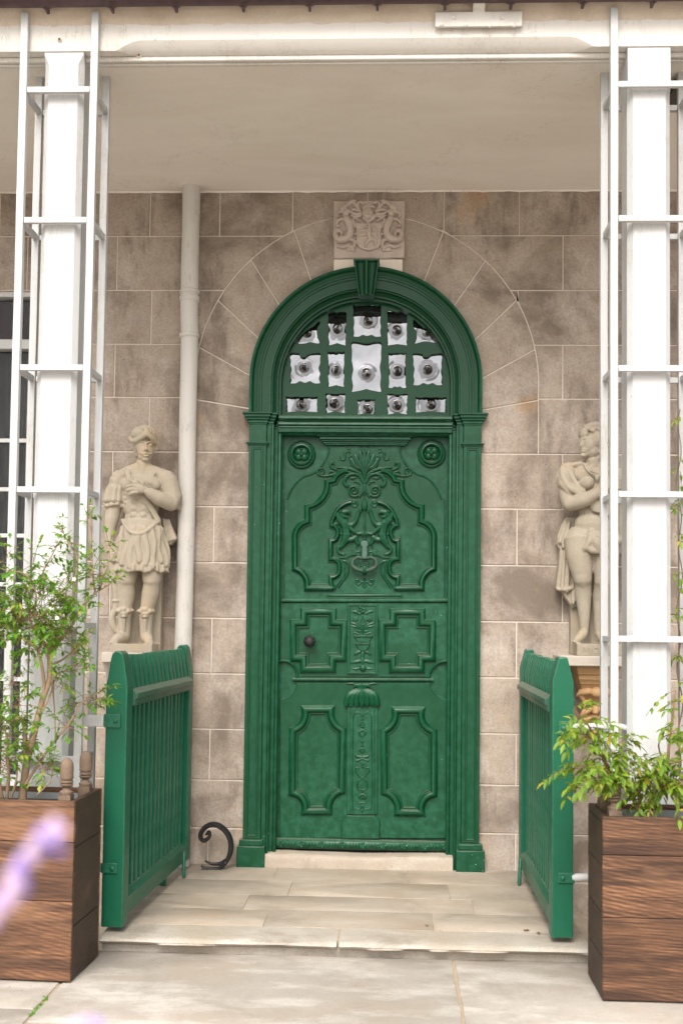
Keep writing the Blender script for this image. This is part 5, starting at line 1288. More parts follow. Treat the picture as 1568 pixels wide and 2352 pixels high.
# trunk
A.E((318, 1205, 0), (43, 29, 34)).E((318, 1188, 0), (39, 25, 30)).E((317, 1160, 0), (43, 27, 38)).E((318, 1118, 0), (52, 31, 44)).E((318, 1085, -2), (54, 22, 20))
A.E((295, 1110, 18), (24, 13, 19)).E((342, 1110, 18), (24, 13, 19)).E((299, 1116, 30), 2.5)
for v in (1150, 1166, 1182):
    for s_ in (-1, 1): A.E((316+s_*10, v, 22-(v-1150)*.05), (9.5, 6, 7.5))
A.E((316, 1200, 20), (19, 9, 14))
for k in range(3): A.E((285+k*2, 1142+k*11, 12), (7, 8, 6)).E((350-k*2, 1142+k*11, 12), (7, 8, 6))
A.T([(316, 1070, 2), (290, 1081, 0), (266, 1092, -2)], [15, 17, 15]).T([(318, 1070, 2), (345, 1081, 0), (375, 1090, -2)], [15, 17, 15])
# neck and head (turned a little to his left)
A.T([(320, 1084, 0), (321, 1056, 2)], [20, 17])
A.E((322, 1014, 0), (23.5, 27, 28)).E((326, 1030, 7), (19.5, 21, 26)).E((325, 1045, 8), (16.5, 17, 13)).E((329.5, 1052, 18), (8.5, 8, 6.5))
A.T([(330, 1013, 26), (332, 1023, 29), (334, 1031, 34)], [2.4, 2.6, 4.2]).E((330, 1032.5, 29.5), 2.6).E((337.5, 1032.5, 28.5), 2.4)
A.T([(311, 1014, 21), (319, 1011.5, 26), (328, 1014, 27.5)], [1.8, 2.2, 2.0]).T([(334, 1014, 27), (341, 1011.5, 22), (346, 1015, 15)], [2.0, 2.2, 1.8])
A.E((320, 1020, 23.5), (4.8, 3.2, 2.6)).E((340.5, 1019.5, 20.5), (4.2, 3.2, 2.6))
A.T([(332, 1038.5, 29.5), (323, 1040.5, 26.5), (313, 1036.5, 20)], [2.6, 2.2, .9]).T([(333, 1038.5, 29.5), (340, 1040.5, 24.5), (345.5, 1037.5, 16)], [2.6, 2.0, .9]).T([(325, 1045, 26), (332, 1045.8, 27.6), (338.5, 1045, 24)], [1.3, 2.2, 1.3])
for u, v, d in ((302, 1017, 0), (299, 1024, 0), (302, 1031, -2), (304, 1039, -4), (347.5, 1017, -2), (348.5, 1025, -4)): A.E((u, v, d), 5.4)
# helmet: an animal-head cap with a beak-like brim
A.E((322, 997, -3), (29, 31, 23)).E((318, 992, 8), (26, 22, 18)); A.T([(292, 1005, 4), (304, 1010, 20), (320, 1004, 30), (334, 996, 33), (344, 1003, 26), (350, 1012, 10)], [6, 6, 6, 7, 6, 5]); A.E((334, 994, 32), (9, 8, 7)).E((318, 990, 26), (6, 5, 5)).E((339, 988, 24), (6, 5, 5)); A.T([(318, 983, 20), (330, 984, 28), (336, 992, 32)], [5, 6, 5]); A.T([(289, 1004, -4), (300, 985, -8), (322, 974, -8), (344, 984, -8)], [5, 7, 7, 5]); A.E((291, 1003, 2), (8, 10, 8))
# his right arm (left in view) hanging, holding a scabbard
A.E((266, 1096, 0), (21, 21, 21)); A.T([(263, 1098, 0), (258, 1135, -2), (255, 1160, -2)], [21, 19, 16]).T([(255, 1158, -2), (250, 1190, 2), (247, 1225, 8), (250, 1250, 12)], [17, 17, 12, 9.5])
A.T([(260, 1114, 0), (257, 1150, -2)], [22, 24]); 
for k in range(9):
    a = pi*.95+k*pi*1.15/8; A.T([(260+cos(a)*21.5, 1118, -sin(a)*20.5), (257+cos(a)*24.5, 1148, -2-sin(a)*23)], [4, 6.5])
for k in range(11): a = k*2*pi/11; A.E((256+cos(a)*22, 1158+2.5*sin(k*2.1), -2+sin(a)*21), (7, 6, 5))
A.E((253, 1264, 14), (9, 10, 14))
for k in range(4): A.T([(249+k*1.0, 1268+k*5, 22), (257+k*1.0, 1272+k*5, 25), (263+k*.5, 1274+k*5, 18)], [4, 3.8, 3.2])
A.T([(258, 1258, 20), (266, 1266, 24), (268, 1274, 22)], [4.5, 4, 3.2])
A.T([(252, 1285, 14), (262, 1330, 10), (266, 1378, 6), (264, 1402, 4)], [8, 8.5, 8.5, 8]); A.E((265, 1380, 6), (11, 11, 5)).E((260, 1310, 10), (11, 11, 5)); A.T([(264, 1400, 4), (256, 1418, 4), (260, 1440, 2), (274, 1458, -2)], [8, 8.5, 8, 6])
# his left arm folded over the chest
A.E((376, 1096, 0), (22, 21, 21)); A.T([(378, 1098, 0), (388, 1128, 2), (392, 1152, 8)], [22, 21, 17]).T([(391, 1154, 8), (366, 1144, 34), (344, 1131, 46)], [18, 17, 11.5])
A.T([(382, 1112, 0), (392, 1142, 0)], [23, 22])
for k in range(7): A.T([(372+k*4, 1116, 16-k*2), (380+k*4, 1146+3*sin(k*1.9), 14-k*3)], [4.5, 6.5])
for k in range(5): A.E((398+k*1.2, 1146+k*4, 6-k*5), (6, 7, 5))
A.E((327, 1122, 46), (15, 8, 13), RY(.25)); 
for k, (u, v) in enumerate(((299, 1103), (292, 1119), (291, 1128), (298, 1138))): A.T([(318, 1113+k*6.2, 48), (308, 1108+k*8.5, 49), (u, v, 42)], [4.8, 4.4, 3.2])
A.T([(332, 1112, 50), (322, 1105, 50), (313, 1107, 46)], [5, 4.2, 3.4])
# straps, kilt, cloak end
A.T([(288, 1072, 12), (289, 1085, 22), (299, 1104, 29), (322, 1132, 28), (346, 1165, 23), (362, 1195, 18)], 7, sq=(.45, 1)); A.T([(347, 1074, 11), (345, 1088, 20), (344, 1106, 29)], 7.5, sq=(.4, 1))
A.T([(276, 1192, 8), (286, 1206, 24), (302, 1222, 32), (318, 1226, 34), (334, 1222, 32), (352, 1206, 24), (362, 1190, 8)], [4, 4, 4, 4, 4, 4, 4])
def skirt(v): t = (v-1190)/120; return lerp(43, 63, t), lerp(28, 40, t)
rings = []
for v in (1192, 1215, 1250, 1285, 1312):
    rx, ry = skirt(v); r_ = []
    for i in range(48):
        a = 2*pi*i/48; w = 1+(0.035*sin(a*9)+0.02*sin(a*17))*(v-1190)/120; vv = v+(5*sin(a*9+1) if v == 1312 else 0)
        r_.append(A.p(321+cos(a)*rx*w, vv, -sin(a)*ry*w))
    rings.append(r_)
A.m.loft(rings[::-1])
for i in range(11):
    a = pi*(1.02+.96*i/10); P = []
    for j in range(6):
        v = 1212+j*(16.5+1.5*sin(i*2.1)); rx, ry = skirt(v); wv = 3.5*sin(j*1.2+i*1.7); P.append((321+cos(a)*(rx+2)+wv, v, -sin(a)*(ry+2)))
    A.T(P, [5, 6.5, 6.8, 6.8, 7, 6.5], sq=(.42, 1)); A.E((321+cos(a)*45, 1216+4*sin(a*3), -sin(a)*30), (8, 4, 9))
    if i < 10:
        a2 = a+.15; A.T([(321+cos(a2)*62, 1296, -sin(a2)*39), (321+cos(a2)*64, 1310, -sin(a2)*40.5)], [3, 3.5])
A.slab([(366, 1185), (378, 1190), (399, 1232), (384, 1248), (370, 1240)], -40, -12)
for k in range(4): A.T([(368+k*4, 1190, -12), (378+k*6, 1240-k*2, -10)], [3, 4])
A.slab([(271, 1497), (362, 1497), (362, 1300), (340, 1262), (290, 1262), (271, 1300)], -62, -34); A.box(264, 359, 1478, 1497, -60, 44)
A.m.obj('figure', MAT['statue'], st, remesh=0.0038, relax=3)
# --- woman
base = at(1370, 1503, yS); base.z = ZSR
sw = thing('female_statue', 'carved sandstone statue of a draped woman looking left, arm folded across her breast', 'statue', (base.x, yS, base.z))
A = Sculpt(1370, 1503, base, yS)
A.T([(1330, 1240, 0), (1330, 1280, 6), (1335, 1322, 10), (1337, 1338, 10)], [36, 31, 22, 19]).T([(1337, 1334, 8), (1339, 1365, -2), (1341, 1410, 0), (1341, 1446, 0)], [18, 19, 13, 9.5]); A.E((1337, 1330, 24), (10, 7, 12))
A.T([(1341, 1450, 0), (1331, 1460, 16), (1318, 1470, 28)], [10, 11, 7])
A.T([(1388, 1240, 0), (1387, 1285, 8), (1382, 1328, 14), (1380, 1342, 14)], [35, 30, 21, 19]).T([(1380, 1338, 12), (1379, 1370, 0), (1375, 1412, 0), (1374, 1450, 2)], [18, 19, 13, 9.5]); A.E((1380, 1336, 28), (10, 7, 12))
A.T([(1374, 1452, 2), (1380, 1464, 16), (1388, 1474, 28)], [10, 11, 7])
for k in range(5): A.E((1310+k*3.6, 1472+k*.6, 33-k*1.5), (3, 5, 3.2)).E((1380+k*3.6, 1477-k*.4, 33-k), (3, 5, 3.2))
A.E((1357, 1238, 0), (58, 36, 38)).E((1364, 1205, 5), (46, 30, 34)).E((1366, 1210, 22), (28, 12, 22)).E((1366, 1170, 0), (40, 27, 34)).E((1362, 1130, 0), (46, 29, 34)).E((1360, 1095, -2), (54, 25, 26)).E((1360, 1076, -3), (46, 18, 16))
A.E((1342, 1112, 24), (18, 17, 17)).E((1392, 1112, 24), (18, 17, 17)).E((1371, 1204, 33), (2, 3, 2))
A.T([(1361, 1080, 0), (1358, 1056, 4)], [16, 14.5]); A.T([(1374, 1046, 6), (1352, 1078, 14)], [5, 5])
# head in three-quarter view towards the left
A.E((1366, 1008, 0), (27, 29, 29)).E((1347, 1022, 10), (18, 19, 25)).E((1340, 1043, 14), (10, 10, 10)).E((1355, 1038, 8), (16, 17, 16)).E((1337, 1000, 12), (12, 17, 14))
A.T([(1333, 1012, 20), (1329.5, 1024, 23), (1329, 1029, 23)], [3.0, 3.2, 3.8]); A.T([(1329, 1013, 18), (1338, 1010, 25), (1350, 1014, 24)], [2.4, 3, 2.2]); A.E((1341, 1018, 25), (5, 3.5, 3)).E((1329.5, 1018, 19), (2.5, 3.5, 3)); A.T([(1330, 1035.5, 22), (1337, 1036, 25), (1344, 1036, 23)], [1.8, 2.6, 1.4]).T([(1331, 1040, 22), (1337, 1041, 24.5), (1342, 1040, 23)], [1.8, 2.8, 1.4]); A.E((1335, 1049, 20), (6.5, 6, 5)); A.E((1373, 1030, 14), (5, 4, 8)).E((1373, 1041, 15), 2.8)
rr_ = random.Random(9)
for i in range(44):
    a = rr_.uniform(-.2, pi*.75); ph = rr_.uniform(-.9, 1.2); r = 31
    u, v, d = 1366+cos(a+.2)*r*1.0*cos(ph*.8)-4, 1006-sin(a)*r*.98+8, sin(ph)*27
    if u < 1350 and v > 995: continue
    A.T([(u, v, d), (u+rr_.uniform(3, 8), v+rr_.uniform(0, 6), d+2), (u+rr_.uniform(4, 12), v+rr_.uniform(4, 12), d)], [4.2, 4.6, 2.6])
A.T([(1340, 986, 14), (1352, 979, 10), (1370, 976, 2), (1390, 984, -6)], [6, 7, 8, 7]).E((1340, 982, 12), (5, 5, 5)); A.T([(1390, 1010, 0), (1395, 1035, -4), (1388, 1058, 2), (1384, 1078, 10)], [11, 10, 8, 6])
for k in range(7): A.E((1388+4*sin(k*2), 1040+k*6, 4), (6, 6, 5))
# arms
A.E((1304, 1090, 0), (20, 19, 19)); A.T([(1303, 1092, 0), (1301, 1130, 4), (1304, 1158, 10)], [19, 19, 16]).T([(1304, 1160, 10), (1335, 1152, 34), (1368, 1133, 44), (1380, 1126, 46)], [17, 17, 11, 10]); A.E((1391, 1119, 46), (13, 7, 10))
for k in range(4): A.T([(1396, 1112+k*5, 47), (1408, 1108+k*6, 47), (1415, 1109+k*6, 43)], [4, 3.8, 3])
A.E((1418, 1092, -2), (20, 19, 19)); A.T([(1420, 1094, -2), (1427, 1140, -6), (1428, 1175, -4)], [19, 18, 15]).T([(1428, 1172, -4), (1430, 1215, 0), (1428, 1250, 4)], [15, 14, 9]); A.E((1428, 1264, 6), (9, 8, 14))
# sleeve drape, sash, loin cloth, mantle behind
for P, r in (([(1300, 1072, 6), (1308, 1092, 16), (1322, 1120, 24), (1336, 1132, 30)], [5, 7, 6, 4]), ([(1290, 1078, 4), (1292, 1104, 18), (1308, 1126, 24), (1330, 1138, 28)], [6, 9, 9, 5]), ([(1286, 1096, 4), (1290, 1114, 16), (1304, 1134, 20)], [7, 10, 7]), ([(1290, 1078, -4), (1284, 1100, -4), (1288, 1118, 4)], [7, 9, 8]), ([(1310, 1070, 4), (1330, 1066, 6), (1336, 1068, 8)], [6, 6, 4]), ([(1292, 1072, 0), (1306, 1068, 2)], [6, 6])): A.T(P, r)
for k in range(5): A.T([(1338+k*4, 1150+k*6, 30), (1368, 1158+k*5, 36), (1402, 1160+k*7, 30)], [3, 4.5, 4])
for P, r in (([(1350, 1222, 34), (1372, 1238, 38), (1400, 1246, 34), (1418, 1240, 24)], [6, 10, 11, 8]), ([(1352, 1226, 34), (1362, 1250, 40), (1378, 1272, 38), (1402, 1280, 30)], [6, 10, 9, 6]), ([(1350, 1224, 34), (1346, 1246, 38), (1336, 1262, 36)], [5, 8, 7]), ([(1338, 1256, 36), (1352, 1266, 38), (1372, 1268, 38)], [6, 8, 7]), ([(1334, 1260, 34), (1332, 1270, 34)], [6, 4]), ([(1356, 1236, 36), (1352, 1258, 39)], [5, 5]), ([(1382, 1244, 38), (1392, 1268, 34)], [6, 5])): A.T(P, r)
A.slab([(1304, 1186), (1292, 1205), (1284, 1228), (1281, 1250), (1289, 1262), (1286, 1300), (1280, 1352), (1296, 1362), (1310, 1384), (1318, 1396), (1330, 1390), (1345, 1190)], -50, -20)
for P in ([(1302, 1200, -18), (1288, 1245, -16)], [(1310, 1200, -18), (1296, 1256, -14)], [(1300, 1262, -18), (1293, 1352, -14)], [(1310, 1262, -18), (1304, 1358, -14)], [(1320, 1270, -18), (1318, 1385, -14)], [(1283, 1353, -18), (1300, 1354, -12), (1316, 1350, -12)]): A.T(P, [3.5, 5])
A.slab([(1405, 1180), (1434, 1230), (1440, 1268), (1424, 1282), (1404, 1300)], -50, -16); A.T([(1412, 1250, 0), (1430, 1268, 4), (1438, 1262, 0)], [6, 8, 5])
A.T([(1338, 1066, 12), (1344, 1084, 24), (1362, 1096, 31), (1384, 1092, 28), (1396, 1076, 14)], 2.2); A.T([(1341, 1066, 12), (1348, 1080, 22), (1364, 1090, 29), (1384, 1087, 26)], 1.8); A.E((1364, 1102, 32), (5, 3, 6)).E((1364, 1109, 32), 2)
A.slab([(1316, 1503), (1424, 1503), (1424, 1330), (1404, 1290), (1340, 1290), (1316, 1380)], -66, -36); A.box(1318, 1424, 1476, 1503, -62, 46)
A.m.obj('figure', MAT['statue'], sw, remesh=0.0038, relax=3)
# letters cut on the plinth
tc = bpy.data.curves.new('plinth_letters', 'FONT'); tc.body = 'PROKERPI'[:6]; tc.size = 0.050; tc.extrude = 0.0025; tc.space_character = 1.12; tc.bevel_depth = 0.0006
tmp = bpy.data.objects.new('tmp', tc); COL.objects.link(tmp); bpy.context.view_layer.update()
me = bpy.data.meshes.new_from_object(tmp.evaluated_get(bpy.context.evaluated_depsgraph_get())); bpy.data.objects.remove(tmp); bpy.data.curves.remove(tc)
p0 = A.p(1327, 1497, 46)
for v in me.vertices:
    x, z, d = v.co; q = Vector((p0.x+x, p0.y-d-.0005, p0.z+z)); v.co = q-ORG[sw.name]
me.materials.clear(); me.materials.append(MAT['statue'])
o = bpy.data.objects.new('inscription', me); COL.objects.link(o); o.parent = sw
# ---------------------------------------------------------------- plants
def leaf_blade(mb, base, d, nrm, L, w, fold=0.25, droop=0.2, tip=1.0):
    d = d.normalized(); s = d.cross(nrm)
    if s.length < 1e-4: s = d.cross(Vector((0.3, 0.9, 0.1)))
    s.normalize(); n = s.cross(d).normalized()
    st = [(0, .06), (.22, .75), (.48, 1.0), (.76, .66), (1.0, .04)]; vs = []
    for t, k in st:
        c = base+d*(L*t)-Vector((0, 0, 1))*(droop*L*t*t); e = s*(w*.5*k); up = n*(fold*w*.5*k)
        vs += [c-e+up, c, c+e+up]
    fs = []
    for i in range(4):
        a = i*3; fs += [(a, a+1, a+4, a+3), (a+1, a+2, a+5, a+4)]
    mb.add(vs, fs)
def compound(mb, tw, base, d, r, n, L, lw, ll, droop):
    """feather leaf: n pairs of leaflets on a drooping stalk"""
    up = Vector((0, 0, 1)); P = [base+d*(L*t)-up*(droop*L*t*t) for t in [i/6 for i in range(7)]]
    tw.tube(P, [.0014, .0006], 4, caps=False)
    side = d.cross(up)
    side = side.normalized() if side.length > .05 else Vector((1, 0, 0))
    side = (Matrix.Rotation(r.uniform(-.9, .9), 3, d.normalized()) @ side)
    for i in range(n):
        t = lerp(.28, .92, i/max(1, n-1)); k = min(int(t*6), 5); c = P[k].lerp(P[k+1], t*6-k); dd = (P[k+1]-P[k]).normalized()
        for s in (-1, 1):
            ld = (side*s*r.uniform(.8, 1.1)+dd*r.uniform(.45, .8)+Vector((r.uniform(-.2, .2), r.uniform(-.2, .2), r.uniform(-.25, .15))))
            leaf_blade(mb, c, ld, up+Vector((r.uniform(-.5, .5), r.uniform(-.5, .5), 0)), ll*r.uniform(.75, 1.1), lw*r.uniform(.8, 1.15), r.uniform(.1, .5), r.uniform(.05, .45))
    leaf_blade(mb, P[-1], P[-1]-P[-2]+Vector((0, 0, r.uniform(-.003, .003))), up+side*r.uniform(-.4, .4), ll*1.15, lw*1.1, .3, .2)
def poly_at(pts, fn, y0, y1=None):
    n = len(pts); return [fn(*p, lerp(y0, y1 if y1 is not None else y0, i/max(1, n-1))) for i, p in enumerate(pts)]
# --- jasmine-like shrub in the left planter
def Q(X, Y, y): return at(X*.2668, 1191.7+.2668*Y, y)
shl = thing('jasmine_shrub', 'leafy green jasmine shrub with bare tan stems growing in the left planter', 'shrub', (Q(205, 2300, -1.8).x, -1.80, GZ+HL-.06))
yc = -1.80
stems = [([(200, 2420), (205, 2330), (225, 2150), (270, 1960), (330, 1720), (372, 1560), (420, 1400), (432, 1250), (425, 1130)], yc, yc-.02, [.019, .016, .014, .012, .010]),
 ([(425, 1130), (345, 1020), (280, 920), (245, 800), (230, 640)], yc-.02, yc-.08, [.010, .006, .003]), ([(372, 1560), (378, 1420), (345, 1180), (280, 1080), (180, 1020), (60, 1050)], yc-.01, yc-.1, [.008, .006, .003]),
 ([(425, 1130), (520, 1050), (600, 950), (655, 850), (720, 740), (830, 640), (950, 560)], yc-.02, -1.62, [.009, .006, .003]), ([(210, 2300), (340, 2100), (480, 1900), (610, 1740), (700, 1590), (840, 1500)], yc-.03, -1.66, [.007, .005, .0025]),
 ([(440, 1260), (560, 1200), (690, 1080)], yc-.02, -1.70, [.006, .002]), ([(430, 1130), (520, 960), (600, 780), (650, 560), (665, 340), (600, 220), (545, 110)], yc-.02, -1.72, [.008, .005, .002]),
 ([(345, 1020), (300, 820), (310, 640), (220, 480), (100, 450), (20, 430)], yc-.04, yc-.12, [.006, .004, .002]), ([(235, 2160), (215, 1900), (215, 1800), (180, 1720), (80, 1740), (-40, 1700)], yc-.01, yc-.08, [.009, .008, .003]),
 ([(380, 640), (370, 470), (415, 380), (490, 240)], yc-.05, yc-.05, [.005, .0035, .002]), ([(60, 2400), (75, 2150), (60, 1900), (30, 1780)], yc-.04, yc-.1, [.008, .005, .003]), ([(20, 2400), (-30, 2150), (-20, 1950)], yc-.04, yc-.1, [.008, .005, .003]), ([(100, 2400), (150, 2200), (130, 2000)], yc-.05, yc-.1, [.006, .004, .002]), ([(330, 2330), (390, 2250), (340, 2100)], yc-.06, yc-.06, [.004, .003, .0015]), ([(320, 2380), (440, 2250), (450, 2130)], yc-.06, yc-.06, [.004, .003, .0015]),
 ([(600, 950), (560, 760), (600, 500)], -1.74, -1.74, [.005, .003, .002]), ([(830, 640), (800, 480), (790, 250), (760, 0)], -1.63, -1.60, [.005, .004, .002]), ([(860, 620), (900, 480), (940, 380), (940, 240)], -1.62, -1.60, [.004, .003, .0015]), ([(440, 1400), (490, 1330), (560, 1310), (690, 1240)], yc-.02, -1.72, [.004, .003, .002]), ([(370, 1650), (430, 1540), (470, 1400), (490, 1350)], yc-.02, -1.76, [.005, .003, .002]), ([(460, 1380), (470, 1700), (480, 1900)], -1.76, -1.76, [.004, .003, .003])]
wd = MB(); paths = []
for pts, y0, y1, r in stems:
    P = crom(poly_at(pts, Q, y0, y1), 4); P = [p+Vector((mnoise.noise(p*9), mnoise.noise(p*9+Vector((5, 0, 0))), 0))*.004 for p in P]
    wd.tube(P, r, 7); paths.append(P)
wd.obj('stem', MAT['bark'], shl, smooth=60)
lf = MB(); tw = MB(); r = random.Random(21)
def sprig(p, d, s=1.0, n=None):
    compound(lf, tw, p, d, r, n or r.choice((2, 2, 3)), r.uniform(.045, .070)*s, r.uniform(.0115, .0155)*s, r.uniform(.022, .032)*s, r.uniform(.0, .3))
for i, P in enumerate(paths):
    if i in (0, 20): continue
    L = len(P)
    for k in range(L):
        t = k/(L-1)
        if t < .42: continue
        for _ in range(1):
            d = Vector((r.uniform(-1, 1), r.uniform(-.8, .8), r.uniform(-.1, 1.0))).normalized()
            if r.random() < .62: sprig(P[k], d)
    for _ in range(3): sprig(P[-1], (P[-1]-P[-2]).normalized()+Vector((r.uniform(-.5, .5), r.uniform(-.5, .5), r.uniform(-.2, .5))))
clusters = [(330, 760, 250, 250, 200), (180, 880, 190, 150, 80), (520, 820, 130, 200, 50), (560, 620, 110, 170, 34), (840, 480, 80, 160, 30), (80, 1880, 150, 200, 70), (40, 2150, 110, 180, 60), (180, 1620, 110, 160, 30), (120, 1420, 90, 130, 22), (380, 1080, 180, 90, 36), (80, 330, 60, 110, 14), (280, 360, 90, 110, 12), (600, 1000, 120, 70, 18), (620, 1120, 90, 60, 12), (780, 1540, 110, 70, 20), (560, 1760, 100, 70, 14), (620, 230, 60, 100, 10), (60, 640, 60, 90, 10), (400, 2130, 60, 70, 14), (480, 1450, 60, 120, 9), (660, 1270, 70, 40, 9), (30, 950, 60, 120, 14), (260, 1920, 50, 60, 8)]
for X, Y, rx, ry, n in clusters:
    for _ in range(int(n*.62)):
        a = r.uniform(0, 2*pi); q = sqrt(r.random()); p = Q(X+cos(a)*rx*q, Y+sin(a)*ry*q, r.uniform(yc-.16, yc+.05) if X < 700 else r.uniform(-1.7, -1.62))
        d = Vector((cos(a)*.8+r.uniform(-.5, .5), r.uniform(-.9, .3), -sin(a)*.5+r.uniform(-.2, .7))).normalized()
        tw.tube([p-d*.05, p-d*.02+Vector((0, 0, .003)), p], .0011, 4, caps=False); sprig(p, d, r.uniform(.85, 1.15))
lf.obj('foliage', MAT['leafL'], shl, smooth=0, kind='stuff', fix=False); tw.obj('twig', MAT['twig'], shl, smooth=60, kind='stuff', fix=False)
fl_ = MB()
for X, Y in ((435, 770), (640, 515), (560, 490), (495, 850)):
    p = Q(X, Y, yc-.17)
    for k in range(5): a = k*2*pi/5; leaf_blade(fl_, p, Vector((cos(a), -.4, sin(a))), Vector((0, -1, 0)), .011, .008)
fl_.obj('white_flower', MAT['petal'], shl, smooth=0, fix=False)
# --- drooping shrub in the right planter
def Q2(X, Y, y): return at(1223+.16*X, 1473.9+.16*Y, y)
shr = thing('drooping_shrub', 'drooping yellow green shrub with long feather leaves spilling from the right planter', 'shrub', (Q2(1500, 2300, -1.85).x, -1.86, GZ+HR-.06))
y2 = -1.88
stems = [([(1500, 2420), (1400, 2150), (1200, 1950), (1080, 1800), (990, 1640), (900, 1480), (850, 1300), (760, 1160), (660, 1060), (590, 970)], y2, y2-.04, [.010, .008, .006, .004, .002]), ([(1550, 2420), (1520, 2050), (1700, 1900), (1900, 1780), (2150, 1700)], y2, y2-.1, [.009, .007, .003]), ([(1600, 2420), (1750, 2150), (2000, 2000), (2200, 1980)], y2, y2-.12, [.008, .006, .003]), ([(1700, 2420), (1900, 2000), (1950, 1500), (2000, 1100), (2050, 700)], y2+.05, -1.70, [.008, .006, .003]), ([(1080, 1800), (920, 1820), (780, 1760), (680, 1830)], y2-.02, y2-.08, [.004, .003, .0015]), ([(990, 1640), (1180, 1600), (1350, 1560), (1480, 1600)], y2-.02, y2-.04, [.004, .003, .0015]), ([(1400, 2150), (1250, 2080), (950, 2000), (740, 2000)], y2-.03, y2-.08, [.005, .003, .0015]), ([(1900, 1780), (1800, 1500), (1900, 1350), (2150, 1300)], y2-.05, y2-.08, [.004, .003, .0015]), ([(760, 1160), (690, 1240), (640, 1280)], y2-.04, y2-.06, [.003, .0015])]
wd = MB(); paths = []
for pts, y0, y1, rad in stems:
    P = crom(poly_at(pts, Q2, y0, y1), 4); wd.tube(P, rad, 7); paths.append(P)
wd.obj('stem', MAT['twig'], shr, smooth=60)
lf = MB(); tw = MB()
def frond(p, d, s=1.0): compound(lf, tw, p, d, r, r.choice((4, 5, 6)), r.uniform(.10, .15)*s, r.uniform(.016, .022)*s, r.uniform(.034, .050)*s, r.uniform(.3, .8))
for P in paths:
    for k in range(int(len(P)*.45), len(P)):
        if r.random() < .55: frond(P[k], Vector((r.uniform(-1, 1), r.uniform(-1, .3), r.uniform(-.3, .6))).normalized(), r.uniform(.6, 1.0))
for X, Y, rx, ry, n in ((1500, 1900, 330, 120, 20), (1750, 2000, 300, 150, 20), (1000, 1650, 180, 150, 10), (800, 1200, 140, 110, 7), (720, 1090, 70, 60, 2), (720, 1820, 90, 60, 4), (1000, 1900, 160, 100, 8), (2050, 1700, 150, 250, 14), (2100, 1300, 120, 250, 10), (2100, 2050, 150, 120, 12), (2150, 900, 80, 200, 5), (1150, 1500, 140, 80, 5), (1400, 1650, 160, 60, 6)):
    for _ in range(n):
        a = r.uniform(0, 2*pi); q = sqrt(r.random()); p = Q2(X+cos(a)*rx*q, Y+sin(a)*ry*q, r.uniform(y2-.14, y2+.08))
        d = Vector((cos(a)+r.uniform(-.5, .5), r.uniform(-1, .2), -sin(a)*.4+r.uniform(-.3, .5))).normalized(); frond(p, d, r.uniform(.6, 1.0))
lf.obj('foliage', MAT['leafR'], shr, smooth=0, kind='stuff', fix=False); tw.obj('twig', MAT['twig'], shr, smooth=60, kind='stuff', fix=False)
# --- vine twining up the right trellis
vx = at(1557, 1300, -1.42)
vin = thing('climbing_vine', 'thin climbing vine with sparse leaves twining up the right side of the right column', 'vine', (vx.x, -1.42, -0.25))
P = []
for i in range(120):
    v = lerp(2080, 940, i/119); u = 1559+5*sin(i*.42)+3*sin(i*.17); P.append(at(u, v, -1.42+.015*cos(i*.42)))
P = [Vector((P[0].x, -1.42, -0.25))]+P
wd = MB(); wd.tube(P, [.004, .003, .002], 6); wd.obj('stem', MAT['twig'], vin, smooth=60)
lf = MB(); tw = MB()
for v in (965, 1050, 1075, 1148, 1165, 1230, 1320, 1345, 1395, 1410, 1500, 1515, 1560, 1620):
    for _ in range(2): compound(lf, tw, at(1557+r.uniform(-6, 6), v+r.uniform(-8, 8), -1.43), Vector((r.uniform(-1, 1), r.uniform(-1, 0), r.uniform(-.5, .3))).normalized(), r, 2, .05, .014, .032, .5)
lf.obj('foliage', MAT['leafR'], vin, smooth=0, kind='stuff', fix=False); tw.obj('twig', MAT['twig'], vin, smooth=60, kind='stuff', fix=False)
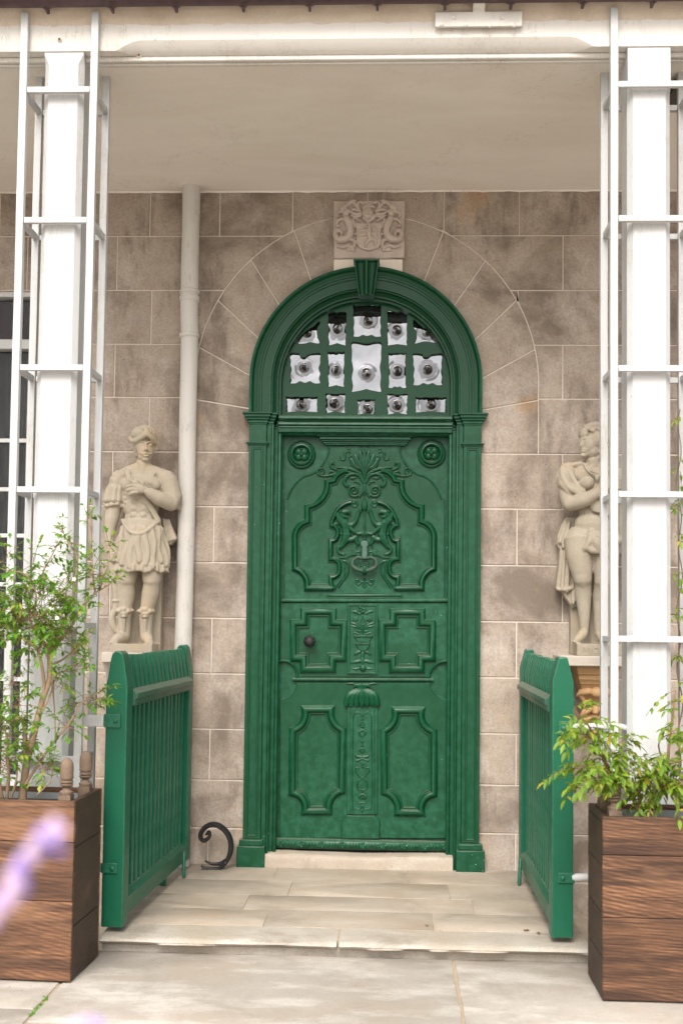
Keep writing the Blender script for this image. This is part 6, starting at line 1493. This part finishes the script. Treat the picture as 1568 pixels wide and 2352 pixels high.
# --- flower spikes close to the lens, far out of focus
def spike(lab, pts, n, seed, dist=0.60):
    q = [CAM+(_f*FU+_r*(u-784.0)-_u*(v-1277.6))*(dist/FU) for u, v in pts]; rs = random.Random(seed)
    t = thing('lavender_spike', lab, 'flower', (q[0].x-.12, q[0].y, GZ))
    st_ = crom([Vector((q[0].x-.12, q[0].y, GZ)), Vector((q[0].x-.10, q[0].y, .6)), q[0]-Vector((.03, 0, .06))]+q, 6); b = MB(); b.tube(st_, [.0022, .0018, .0012], 6); b.obj('stem', MAT['leafL'], t, smooth=60, fix=False)
    P = crom(q, 6); b = MB(); b2 = MB()
    for i in range(n):
        k = i/(n-1)*(len(P)-1.001); c = P[int(k)].lerp(P[int(k)+1], k-int(k)); a = rs.uniform(0, 6.28); rad = rs.uniform(.002, .0052); o = Vector((cos(a), sin(a)*.8, sin(a)*.6))*rad
        (b if i % 4 else b2).ell(c+o, (rs.uniform(.0024, .0036),)*3, 7, 5)
    for i in (0.42, 0.92):
        c = P[int(i*(len(P)-2))]
        for _ in range(5): b2.ell(c+Vector((rs.uniform(.003, .008), rs.uniform(-.004, .004), rs.uniform(-.006, .004))), (.0030,)*3, 7, 5)
    b.obj('calyx', MAT['mauve'], t, smooth=60, kind='stuff', fix=False); b2.obj('floret', MAT['violet'], t, smooth=60, kind='stuff', fix=False)
spike('blurred violet and mauve lavender spike close to the camera in front of the left planter', [(-30, 2120), (20, 2045), (70, 1965), (128, 1895)], 70, 3)
spike('blurred pale flower tip at the bottom edge of the picture', [(176, 2420), (192, 2385), (200, 2352)], 22, 8)
# --- weeds in the paving joint
wx = Vector((JX, floor_at(100, 2310).y, GZ-.006))
we = MB()
for _ in range(60):
    p = wx+Vector((r.uniform(-.008, .008), r.uniform(-.11, .11), 0)); leaf_blade(we, p, Vector((r.uniform(-.7, .7), r.uniform(-.7, .7), 1)), Vector((0, -1, .2)), r.uniform(.010, .024), .006, .2, .4)
o = we.obj('weed_tuft', MAT['leafL'], None, smooth=0, fix=False); tag(o, 'small green weeds sprouting from the paving joint by the left planter', 'weeds'); o['kind'] = 'stuff'
